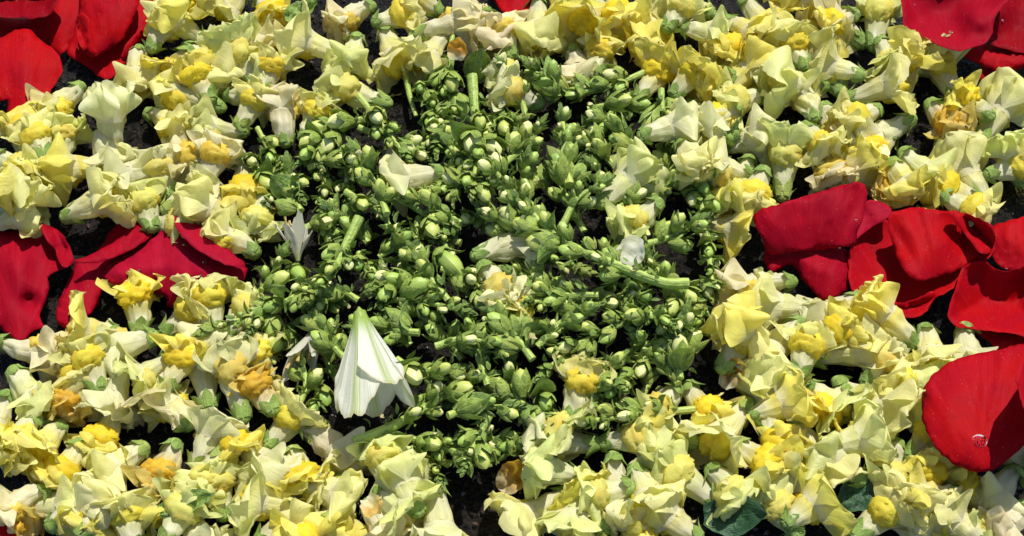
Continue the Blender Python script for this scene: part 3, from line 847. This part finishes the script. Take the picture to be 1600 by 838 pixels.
(1352,72,1266,14,'dO','p','blush cream blossom with tube pointing to the lower right'),
(1366,78,1376,-4,'vO','g','green cream blossom at the top edge left of the black gap'),
(1262,-12,1218,14,'fS','y','bright yellow ruffled blossom at the top edge, right part'),
(1160,-2,1208,78,'dO','c','large cream blossom with green cap at the top edge'),
(1182,42,1128,92,'vO','y','cream and yellow blossom left of the large green capped one'),
(1116,156,1198,92,'dO','y','blossom with thick white tube pointing lower left and round yellow lip'),
(1292,134,1202,154,'hO','g','cream blossom with yellow throat and dark green cap at its right end'),
(1150,118,1118,128,'vO','y','deep yellow lip above the thick white tube'),
(1196,150,1166,158,'vS','g','small pale green blossom over the small black gap'),
(1158,164,1118,190,'dS','w','short white blossom with green cap left of the small black gap'),
(1072,162,1132,208,'vW','y','long bright yellow crumpled blossom at the upper right rim of the heap'),
(1118,232,1194,222,'dS','w','white tubed blossom with green calyx and yellow mouth under the small black gap'),
(1222,312,1226,202,'vO','g','tall wavy green white blossom above the straight edged red petal'),
(1172,246,1146,330,'dO','y','frilly yellow and white blossom left of the tall wavy one'),
(1284,162,1308,204,'vW','p','peach and yellow blossom with small curled lobes'),
(1272,228,1304,282,'vW','p','crumpled peach cream blossom above the corner of the straight edged red petal'),
(1376,170,1332,192,'vO','c','small cream lip left of the white blossom over the dark gap'),
(1180,275,1130,270,'sO','w','thin white lip beside the heap at the right rim'),
(952,6,900,64,'hO','y','yellow blossom with orange streaked throat near the top edge'),
(942,-8,974,48,'vS','y','deep yellow pouch shaped blossom at the top edge'),
(1014,-14,1012,88,'dS','y','blossom with long ribbed tube hanging from the top edge, two square lobes'),
(1116,24,1046,0,'dO','c','pale blossom lying with its green cap to the right at the top edge'),
(894,72,906,134,'dW','p','peach wilted blossom above the right half of the heap'),
(996,158,1042,102,'vO','y','golden blossom with narrow cream lobe, right of the two square lobes'),
(1050,152,1088,112,'vO','y','pale yellow blossom with upright oval lobes'),
(1064,44,1116,58,'dS','g','short cream blossom with dark green cap below the pale one'),
(1040,48,1056,28,'vS','g','green bud blossom between ribbed tube and pale blossom'),
(858,-18,886,18,'vO','y','yellow blossom at the top edge right of the upright cream one'),
(930,120,935,85,'vO','c','small white lobes below the orange streaked throat'),
(1252,195,1272,222,'vO','c','pale lip between the tall wavy blossom and the peach ones'),
(1300,300,1340,262,'dO','y','yellow rim showing over the straight edged red petal'),
(1470,300,1500,318,'vS','c','cream lip just above the upper rim of the biggest red petal'),
(1260,110,1235,70,'vO','c','pale folded lip left of the diamond shaped blossom'),
(1090,340,1150,360,'dO','y','yellow shaded lip at the right rim of the heap under the frilly one'),
(1340,20,1310,35,'vO','y','pale yellow lip between the blush cream blossom and the ruffled yellow one'),
(1130,30,1160,50,'dO','y','yellow cream lobe beneath the large green capped blossom'),
(1540,275,1600,262,'vO','c','cream lip at the right edge between the two large pale blossoms'),
(1390,250,1425,310,'dW','y','yellow crumpled lip between green bud and withered orange blossom'),
# ---- tucked low into the gaps
(235,80,262,40,'dS','g','small greenish lip tucked between the yellow ball blossom and the red petal'),
(330,160,300,110,'vO','y','pale yellow lip low in the gap under the long cream blossom by the yellow ball'),
(408,150,425,105,'vO','c','cream lip low in the gap left of the bright lemon lip'),
(560,55,545,110,'dO','g','greenish lip low in the gap left of the green capped cream blossom'),
(1372,60,1392,98,'vO','g','shaded greenish lip behind the bright ruffled golden blossom'),
(1275,190,1255,148,'dO','c','cream lip low in the gap below the diamond shaped blossom'),
(1125,580,1150,545,'vO','c','cream lip low in the gap under the peaked yellow petal'),
(1245,590,1262,540,'vO','c','cream lip low in the gap left of the long flat blossom'),
(1290,700,1340,690,'dO','g','greenish lip low in the gap below the large pale blossom'),
(1225,822,1262,796,'dO','y','yellow lip low in the gap near the bottom edge left of the curved white blossom'),
(260,610,288,560,'vO','y','yellow lip low in the gap right of the big blush blossom'),
(300,668,272,640,'dO','c','cream lip low in the gap above the round pale green calyx'),
(100,540,120,580,'vO','c','cream lip low in the gap right of the large blush cream blossom'),
(75,250,60,222,'vO','c','cream lip low in the gap beside the pale round lobed blossom'),
(240,360,225,318,'vS','g','greenish lip low behind the point of the narrow folded red petal'),
(1455,640,1420,615,'vO','c','cream lip just left of the smooth round red petal'),
(1500,770,1440,775,'dO','y','yellow lip low in the gap under the smooth round red petal'),
(655,805,640,770,'dO','g','greenish lip left of the long white ribbed blossom at the bottom'),
(470,752,520,770,'dO','c','cream lip low in the gap under the amber lip at the bottom'),
(1350,120,1320,110,'dO','c','cream lip low right of the diamond shaped blossom'),
(1195,262,1180,300,'vO','c','cream lip low between the frilly yellow blossom and the tall wavy one'),
(990,760,940,770,'vO','g','greenish lip low in the gap right of the thin pointed green tip'),
(1170,650,1205,640,'dO','y','yellow lip low in the gap behind the white striped blossom'),
]
# ---- lying on top of the green stalks
RAISED = [
(998,214,1042,204,'dS','w','white bell shaped bud with striped green calyx in the upper right of the heap'),
(1062,224,1088,274,'hO','c','cream two lipped blossom lying on the right part of the heap'),
(692,268,644,280,'dS','w','small white blossom lying in the upper middle of the heap'),
(738,402,822,378,'dW','w','white and pinkish tube with green cap in the middle of the heap'),
(752,412,792,474,'vW','w','shrivelled whitish blossom below the pinkish tube'),
(1032,314,988,352,'vO','g','open yellow green lobes in the right part of the heap'),
(934,322,994,268,'dS','g','green white bud blossom pointing up right in the heap'),
(842,442,798,492,'vO','c','cream crumpled blossom near the centre of the heap'),
(890,662,912,588,'vW','c','cream crumpled blossom standing at the lower edge of the heap'),
(815,640,845,660,'vO','g','small yellow green lip at the lower edge of the heap'),
]
for i, e in enumerate(BLOSSOMS): blossom(i, *e)
for i, e in enumerate(RAISED): blossom(400+i, *e, raised=True)
STALKS = [
([(634,112),(640,150),(650,182)],'n','short bare green stem stub below the green capped cream blossom'),
([(708,52),(700,110),(706,180),(716,255)],'bt','thin stalk running straight down beside the orange scrap'),
([(738,118),(742,170),(748,230),(740,290)],'bT','thick upright stalk right of the thin one below the orange scrap'),
([(603,178),(560,190),(520,208),(478,245)],'bT','stalk with a thick bare end pointing at the cream green blossom'),
([(402,200),(430,252),(464,300)],'bt','slender stalk slanting down along the upper left rim of the heap'),
([(790,160),(778,200),(766,240)],'b','short stalk below the two fat white buds'),
([(1010,112),(945,138),(880,146),(830,130)],'b','stalk lying level along the top rim of the heap'),
([(1033,140),(1036,175),(1050,215)],'b','stalk end dropping from the golden blossom to the white bell bud'),
([(890,290),(884,240),(878,188)],'lT','large pointed leafy spike standing upright in the upper right of the heap'),
([(562,340),(540,385),(520,425),(488,458)],'bT','thick pale stalk slanting down left of the heap centre'),
([(655,340),(643,385),(632,440)],'l','leafy tip hanging over the dark hollow left of centre'),
([(560,395),(580,440),(602,488)],'lt','thin leafy tip pointing down at the white bell flower'),
([(505,432),(450,470),(390,495),(330,515)],'l','leafy spike pointing left towards the flared cream blossom'),
([(775,278),(720,290),(670,305)],'bt','thin level stalk below the small white blossom'),
([(655,520),(605,516),(562,512)],'b','stalk with pale stem touching the neck of the white bell flower'),
([(553,692),(610,668),(660,640),(715,605),(765,588)],'bT','thick stalk rising to the right from the foot of the white bell flower'),
([(606,678),(660,690),(700,702),(738,716)],'b','stalk reaching over the bare black ground below the white bell flower'),
([(1075,443),(1030,440),(940,405),(865,368),(800,300),(768,262)],'bT','longest stalk, crossing the right half of the heap'),
([(912,362),(890,318),(868,268)],'b','stalk rising beside the longest stalk towards the large pointed spike'),
([(1042,490),(975,505),(900,540),(858,575)],'b','long stalk slanting down left below the right end of the longest one'),
([(1085,270),(1098,330),(1108,390),(1112,452)],'lT','leafy column forming the right rim of the heap'),
([(1105,440),(1092,500),(1072,548)],'l','leafy tip below the leafy column beside the wilted amber blossom'),
([(1062,592),(1060,548),(1070,500)],'b','short upright stalk left of the peaked yellow petal'),
([(845,598),(852,640),(857,698)],'lT','scaly drooping leafy tip above the flat white blossom'),
([(1085,640),(1000,648),(908,660)],'b','level stalk at the lower right edge of the heap'),
([(520,212),(508,258),(503,322)],'l','dark tight leafy rosette at the left rim of the heap'),
([(560,200),(600,215),(655,242)],'b','stalk with fat buds just below the thick bare end'),
([(604,335),(588,290),(558,240)],'b','stalk leaning up left beneath the fat budded one'),
([(640,318),(680,350),(704,405)],'b','stalk bending down to the big single bud'),
([(598,468),(650,470),(715,484)],'b','level budded stalk right of the neck of the white bell flower'),
([(722,562),(690,520),(648,488)],'b','stalk leaning up left right of the white bell flower'),
([(762,602),(745,550),(733,500)],'b','upright stalk above the thick rising one'),
([(832,562),(800,520),(766,488)],'b','stalk leaning up left towards the shrivelled whitish blossom'),
([(884,482),(850,440),(806,426)],'b','stalk with cream buds right of the pinkish tube'),
([(935,462),(880,462),(826,474)],'b','level stalk just below the cream budded one'),
([(790,330),(750,340),(712,356)],'l','leafy tip pointing left above the pinkish tube'),
([(832,392),(800,360),(758,330)],'b','stalk leaning up left under the longest stalk'),
([(880,350),(902,310),(938,288)],'b','stalk leaning up right to the green white bud blossom'),
([(962,262),(930,230),(898,208)],'b','stalk right of the large pointed spike'),
([(1002,242),(975,210),(938,178)],'b','stalk curling in the dark hollow left of the white bell bud'),
([(1072,304),(1050,260),(1040,220)],'b','stalk beneath the cream two lipped blossom'),
([(1108,300),(1130,250),(1142,218)],'l','leafy tip beside the white tubed blossom at the right rim'),
([(980,438),(1000,470),(1042,502)],'l','feathery leafy tip under the right end of the longest stalk'),
([(960,562),(1000,542),(1054,530)],'b','level stalk in the lower right of the heap'),
([(900,642),(930,602),(962,568)],'b','stalk beside the cream crumpled blossom at the lower edge'),
([(1000,622),(1020,590),(1042,556)],'b','stalk leaning up right near the shrivelled pale blossom'),
([(822,644),(800,600),(788,556)],'b','stalk left of the scaly drooping tip'),
([(766,648),(744,690),(730,722)],'b','stalk with green buds hanging at the bottom of the heap'),
([(690,706),(740,684),(805,690)],'l','dark green leafy cluster at the bottom rim above the orange petal'),
([(840,542),(870,512),(914,488)],'l','leafy tip pointing right in the lower middle of the heap'),
([(502,578),(496,612),(490,655)],'l','dark leafy tip left of the white bell flower'),
([(460,642),(478,604),(470,560)],'b','stalk below the torn white petals at the left'),
([(440,452),(420,482),(396,512)],'b','stalk of pale buds at the far left behind the leafy spike'),
([(440,334),(430,290),(418,258)],'b','pale budded stalk left of the dark rosette'),
([(480,262),(520,250),(564,262)],'b','level stalk above the dark rosette'),
([(450,418),(472,450),(524,470)],'b','stalk with cream tipped buds under the torn white flower'),
([(620,562),(662,588),(706,580)],'b','stalk of round cream buds right of the white bell flower'),
([(680,542),(722,530),(784,540)],'b','level stalk in the lower middle of the heap'),
([(650,232),(690,220),(734,240)],'b','level stalk crossing the thin straight one'),
([(790,254),(820,230),(842,198)],'b','stalk left of the large pointed spike'),
([(740,130),(748,104),(753,78)],'l','dark frilled rosette at the top of the heap beside the orange scrap'),
([(822,184),(810,140),(788,106)],'b','stalk behind the two fat white buds'),
([(872,152),(858,120),(838,106)],'l','leafy tip under the upright cream blossom'),
([(918,172),(960,164),(1004,176)],'b','level stalk under the peach wilted blossom'),
([(545,566),(520,540),(498,500)],'b','stalk left of the neck of the white bell flower'),
([(940,422),(962,380),(988,356)],'b','stalk rising to the open yellow green lobes'),
([(688,420),(722,430),(752,452)],'b','stalk in the dark hollow left of the pinkish tube'),
([(1010,382),(1050,370),(1084,350)],'b','stalk left of the leafy column'),
([(592,402),(622,380),(602,340)],'lt','small leafy tip above the dark hollow'),
([(540,300),(575,318),(618,312)],'b','stalk right of the dark rosette'),
([(470,360),(500,350),(530,380)],'l','leafy tip right of the torn white flower'),
([(690,300),(720,262),(700,225)],'b','stalk crossing the thick upright one'),
([(840,330),(815,300),(822,255)],'b','stalk crowding the upper end of the longest one'),
([(900,440),(930,470),(985,472)],'b','stalk hidden partly under the longest one'),
([(880,560),(920,575),(960,600)],'b','stalk slanting right in the lower right of the heap'),
([(760,480),(790,460),(840,505)],'l','leafy stalk around the cream crumpled blossom at the centre'),
([(1010,560),(980,590),(930,632)],'l','leafy tip slanting down left in the lower right'),
([(700,650),(730,640),(790,635)],'b','level stalk with yellow green buds above the bottom rim'),
([(640,700),(668,712),(682,742)],'b','short stalk bending down to the long white ribbed blossom'),
([(1045,430),(1060,470),(1050,520)],'b','stalk in the black gap beside the leafy column'),
([(470,500),(440,520),(420,556)],'b','stalk above the torn white petals'),
([(380,240),(402,275),(412,318)],'bt','thin budded stalk left of the slanting one'),
([(560,150),(600,200),(628,236)],'b','stalk under the cream green blossom'),
([(960,330),(1000,300),(1052,290)],'b','level stalk under the open yellow green lobes'),
([(670,445),(640,440),(596,450)],'b','level stalk across the dark hollow left of centre'),
([(720,380),(690,370),(640,372)],'l','leafy stalk left of the big single bud'),
([(560,470),(530,455),(490,470)],'b','stalk with yellow buds above the white bell flower'),
([(392,470),(420,440),(440,400)],'bu','stalk low at the left rim between leafy spike and torn white flower'),
([(575,380),(545,350),(520,330)],'lu','leafy tip low behind the thick pale stalk'),
([(720,350),(690,330),(650,310)],'bu','stalk low above the big single bud'),
([(860,300),(830,270),(812,220)],'lu','leafy stalk low in the gap left of the large pointed spike'),
([(985,160),(950,190),(920,240)],'bu','stalk low in the dark hollow under the golden blossom'),
([(1080,470),(1050,450),(1010,400)],'lu','leafy stalk low under the right end of the longest one'),
([(640,540),(610,500),(600,440)],'lu','leafy stalk low right of the thin leafy tip'),
([(700,470),(660,420),(640,390)],'bu','stalk low in the dark hollow left of centre'),
([(800,410),(840,405),(900,420)],'lu','leafy stalk low beneath the longest one'),
([(1000,330),(970,300),(930,262)],'lu','leafy stalk low under the green white bud blossom'),
([(1060,600),(1030,560),(1000,530)],'lu','leafy stalk low in the lower right of the heap'),
([(560,250),(540,285),(555,325)],'lu','leafy stalk low right of the dark tight rosette'),
([(655,130),(675,180),(680,225)],'lu','leafy stalk low between the bare stub and the thin straight one'),
([(800,640),(770,620),(720,630)],'lu','leafy stalk low beneath the thick rising one'),
([(930,520),(890,500),(850,520)],'bu','stalk low in the lower middle of the heap'),
([(470,330),(455,300),(450,262)],'lu','leafy stalk low beside the slanting one at the left rim'),
([(720,180),(760,200),(800,190)],'lu','leafy stalk low beneath the two fat white buds'),
([(840,690),(800,700),(760,706)],'lu','leafy stalk low at the bottom rim right of the dark cluster'),
([(530,600),(510,560),(520,520)],'lu','leafy stalk low beside the left flank of the white bell flower'),
([(960,480),(1000,440),(1005,400)],'lu','leafy stalk low left of the feathery leafy tip'),
]
for i, e in enumerate(STALKS): stalk(i, *e)
# one big bud by itself
bt = bpy.data.objects.new('single_bud', None); COL.objects.link(bt); bt.location = at(682, 392, .026); bt.empty_display_size = .01
_x = at(722, 432, .026)-at(682, 392, .026)
_m = frame(_x, UPREF).to_4x4() @ Matrix.Diagonal((.021, .022, .022, 1))
link('bud', BUDS[1], bt, _m, (.42, .52, .12, 1)); link('calyx', CALS[2], bt, frame(_x, UPREF).to_4x4() @ Matrix.Diagonal((.010, .017, .017, 1)))
tag(bt, 'big smooth single bud lying left of the pinkish tube', 'bud')

# ---------------------------------------------------------------- white flowers
def white_flower(name, label, base, mouth, z, n, width, spread, plain, pitch, seed, up=UPREF, wid0=.1, stam=0, len_var=.12, bell=False):
    rng = random.Random(seed)
    B, M = at(*base, z), at(*mouth, z)
    ax = (M-B); L = ax.length/math.cos(R(abs(pitch)))
    x = (ax.normalized()*math.cos(R(pitch))+Vector((0, 0, 1))*math.sin(R(pitch))).normalized()
    root = bpy.data.objects.new(name, None); COL.objects.link(root)
    root.matrix_world = Matrix.Translation(B) @ frame(x, up).to_4x4() @ Matrix.Diagonal((L, L, L, 1)); root.empty_display_size = .2
    tag(root, label, 'white flower')
    for q in range(n):
        a0 = q*2*PI/n+rng.uniform(-.12, .12)+PI/n; l = 1+rng.uniform(-len_var, len_var*.5); sp = spread*rng.uniform(.8, 1.2)
        b = MB(); k = rng.uniform(0, 6)
        def fn(u, v):
            t = u*2-1
            jag = .05*noise.noise(Vector((t*4, seed+q*3.1, 0)))+.015*noise.noise(Vector((t*19, seed+q, 4)))
            ll = l*(1-.18*abs(t)**2+jag*1.4)
            w = width*(.16+.84*sm(0, .8, v))*(1-.35*sm(.75, 1.1, v))
            r = .045+sp*v**1.35+.02*math.sin(5*t+k)*v-.10*(t*t)*v+.010*(1-abs(t))**3*v
            rh = Vector((0, math.sin(a0), math.cos(a0))); lh = Vector((0, math.cos(a0), -math.sin(a0)))
            if bell:
                aa = a0+t*(PI/n)*1.32
                rr = .05+1.1*spread*v**1.25*(1+.10*math.sin(v*3))+(.014*(q % 2)+.006)*v+.003*v*math.cos(t*7+k)-.02*v*t*t+.02*sm(.85, 1.05, v)
                return Vector((v*ll*(1-.10*abs(t)**3+.04*v*noise.noise(Vector((t*3, q, 3)))+.025*v*noise.noise(Vector((t*14, q, 8)))), rr*math.sin(aa)*1.05, rr*math.cos(aa)*.8))
            d = .010*v*crease(Vector((t*.6, v, q)), 3, seed)
            return Vector((v*ll, 0, 0))+rh*(r+d)+lh*(t*w)
        b.sheet(fn, 16, 20)
        link('petal', b.mesh('white_petal', PM['white']), root, None, (1, 1, 1, plain))
    b = MB()
    b.sheet(lambda u, v: (-.05+v*.12, .05*math.sin(min(1, .1+v)*1.6)*math.sin(u*2*PI), .05*math.sin(min(1, .1+v)*1.6)*math.cos(u*2*PI)), 12, 6)
    link('flower_base', b.mesh('flower_base', M_CALYX), root)
    for q in range(stam):
        a = rng.uniform(0, 6.3); e = Vector((rng.uniform(.55, 1.05), math.sin(a)*rng.uniform(.05, .22), math.cos(a)*rng.uniform(.05, .22)))
        pts = [Vector((0, 0, 0)).lerp(e, t/6)+Vector((0, .03*math.sin(t+q), .03*math.cos(t*1.3+q)))*(t/6) for t in range(7)]
        link('stamen', tube_mesh('stamen', pts, lambda v: .014+.022*sm(.8, 1, v), M_STAMEN, 6), root)
    return root
white_flower('white_bell_flower', 'white bell flower with green striped ragged petals at the lower left of the heap', (562,488), (590,658), .036, 5, .27, .195, 0, 2, 4, UPREF, .1, 0, .22, True)
white_flower('torn_white_flower', 'torn white flower with tattered tan stamens at the left rim of the heap', (466,408), (462,354), .016, 6, .17, .34, .8, 22, 9, UPREF, .1, 14, .4)
white_flower('torn_white_petals', 'torn white and green petals left of the white bell flower', (492,512), (462,588), .018, 4, .16, .26, .7, 6, 15, UPREF, .1, 3, .3)

# ---------------------------------------------------------------- loose petals and leaves
def loose(name, label, cat, px, py, ang, L, W, z, m, color=None, curl=.6, fold=.3, seed=0, tilt=10):
    b = MB(); leaf_sheet(b, L, W, curl, fold, None, .15, (10, 14), seed)
    for k, v in enumerate(b.v):
        b.v[k] = v+Vector((.0008*noise.noise(v*400+Vector((3, 0, 0))), .0010*noise.noise(v*350), .0030*noise.noise(v*240+Vector((seed, 0, 0)))))
    h = Vector((math.cos(R(ang)), math.sin(R(ang)), math.tan(R(tilt)))).normalized()
    o = link(name, b.mesh(name, m), None, Matrix.Translation(at(px, py, z)) @ frame(h, UPREF).to_4x4(), color)
    tag(o, label, cat); return o
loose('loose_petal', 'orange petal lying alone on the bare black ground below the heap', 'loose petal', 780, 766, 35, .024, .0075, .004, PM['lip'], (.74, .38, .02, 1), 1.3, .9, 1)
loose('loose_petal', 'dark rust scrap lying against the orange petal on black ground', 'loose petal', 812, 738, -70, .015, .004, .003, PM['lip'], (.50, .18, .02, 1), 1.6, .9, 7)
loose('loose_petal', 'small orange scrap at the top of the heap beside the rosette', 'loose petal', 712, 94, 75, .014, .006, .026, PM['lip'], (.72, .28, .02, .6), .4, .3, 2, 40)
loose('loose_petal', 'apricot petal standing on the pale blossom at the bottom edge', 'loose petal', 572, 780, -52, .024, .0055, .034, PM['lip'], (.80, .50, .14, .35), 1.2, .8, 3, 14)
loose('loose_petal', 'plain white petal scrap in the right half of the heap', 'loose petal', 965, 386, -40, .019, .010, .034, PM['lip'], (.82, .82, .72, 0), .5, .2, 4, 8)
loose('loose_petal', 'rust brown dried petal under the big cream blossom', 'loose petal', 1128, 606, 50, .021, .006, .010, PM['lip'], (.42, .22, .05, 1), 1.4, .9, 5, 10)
loose('green_leaf', 'dark green leaf lying among the blossoms at the bottom edge', 'leaf', 1100, 806, -6, .036, .010, .013, M_BIGLEAF, None, .9, .35, 6, 12)
loose('green_leaf', 'dark leaf in the shade under the long capped cream blossom', 'leaf', 1315, 790, 35, .030, .009, .010, M_BIGLEAF, None, .5, .3, 8, 8)
loose('green_leaf', 'narrow green leaf under the broad greenish lip', 'leaf', 250, 800, 15, .030, .006, .022, M_LEAF, None, .4, .3, 9, 8)
loose('green_leaf', 'bright green leaf at the top edge left of the large cream blossom', 'leaf', 445, 28, 20, .022, .006, .026, M_LEAF, None, .4, .3, 10, 8)

# ---------------------------------------------------------------- drops of water, set on whatever petal lies under them
bpy.context.view_layer.update()
_dg = bpy.context.evaluated_depsgraph_get()
for px, py, r, label in [(1530,690,.0044,'big drop of water on the smooth round red petal'), (288,384,.0011,'small drop of water below the peak of the large crimson petal'),
        (319,411,.0011,'small drop of water on the right part of the large crimson petal'), (219,423,.0011,'small drop of water on the left part of the large crimson petal'),
        (1428,8,.0009,'bead of water near the top of the shell shaped red petal'), (1477,57,.0010,'bead of water on the lower rim of the shell shaped red petal'),
        (1565,33,.0012,'bead of water on the shaded red petal in the top right corner'), (1337,345,.0011,'bead of water on the corner of the straight edged red petal'),
        (1312,389,.0009,'bead of water where the straight edged petal meets the tucked one'), (1572,421,.0010,'bead of water between heart shaped petal and right edge')]:
    d = (at(px, py, 0)-CAM_L).normalized()
    ok, loc, nrm, *_ = C.ray_cast(_dg, CAM_L, d)
    if ok: droplet(px, py, r, loc.z-r*.24, label)

# ---------------------------------------------------------------- torn crumbs of petal and leaf lying on everything
def crumbs(name, m, n, label, seed, x0, x1, y0, y1, color):
    rng = random.Random(seed); b = MB(); k = 0
    for q in range(n*4):
        if k >= n: break
        px, py = rng.uniform(x0, x1), rng.uniform(y0, y1)
        ok, loc, nrm, i, o, mx = C.ray_cast(_dg, CAM_L, (at(px, py, 0)-CAM_L).normalized())
        if not ok or o.name.startswith(('rose', 'white', 'petal', 'water')): continue
        k += 1
        l = rng.uniform(.0014, .0038); a = rng.uniform(0, 6.3)
        leaf_sheet(b, l, l*rng.uniform(.25, .5), rng.uniform(-1.5, 1.5), rng.uniform(.2, .9), Matrix.Translation(loc+Vector((0, 0, .0006))) @ frame(Vector((math.cos(a), math.sin(a), rng.uniform(-.2, .3))), nrm).to_4x4(), 0, (2, 3), q)
    o = link(name, b.mesh(name, m), None, None, color); tag(o, label, 'crumbs', None, 'stuff')
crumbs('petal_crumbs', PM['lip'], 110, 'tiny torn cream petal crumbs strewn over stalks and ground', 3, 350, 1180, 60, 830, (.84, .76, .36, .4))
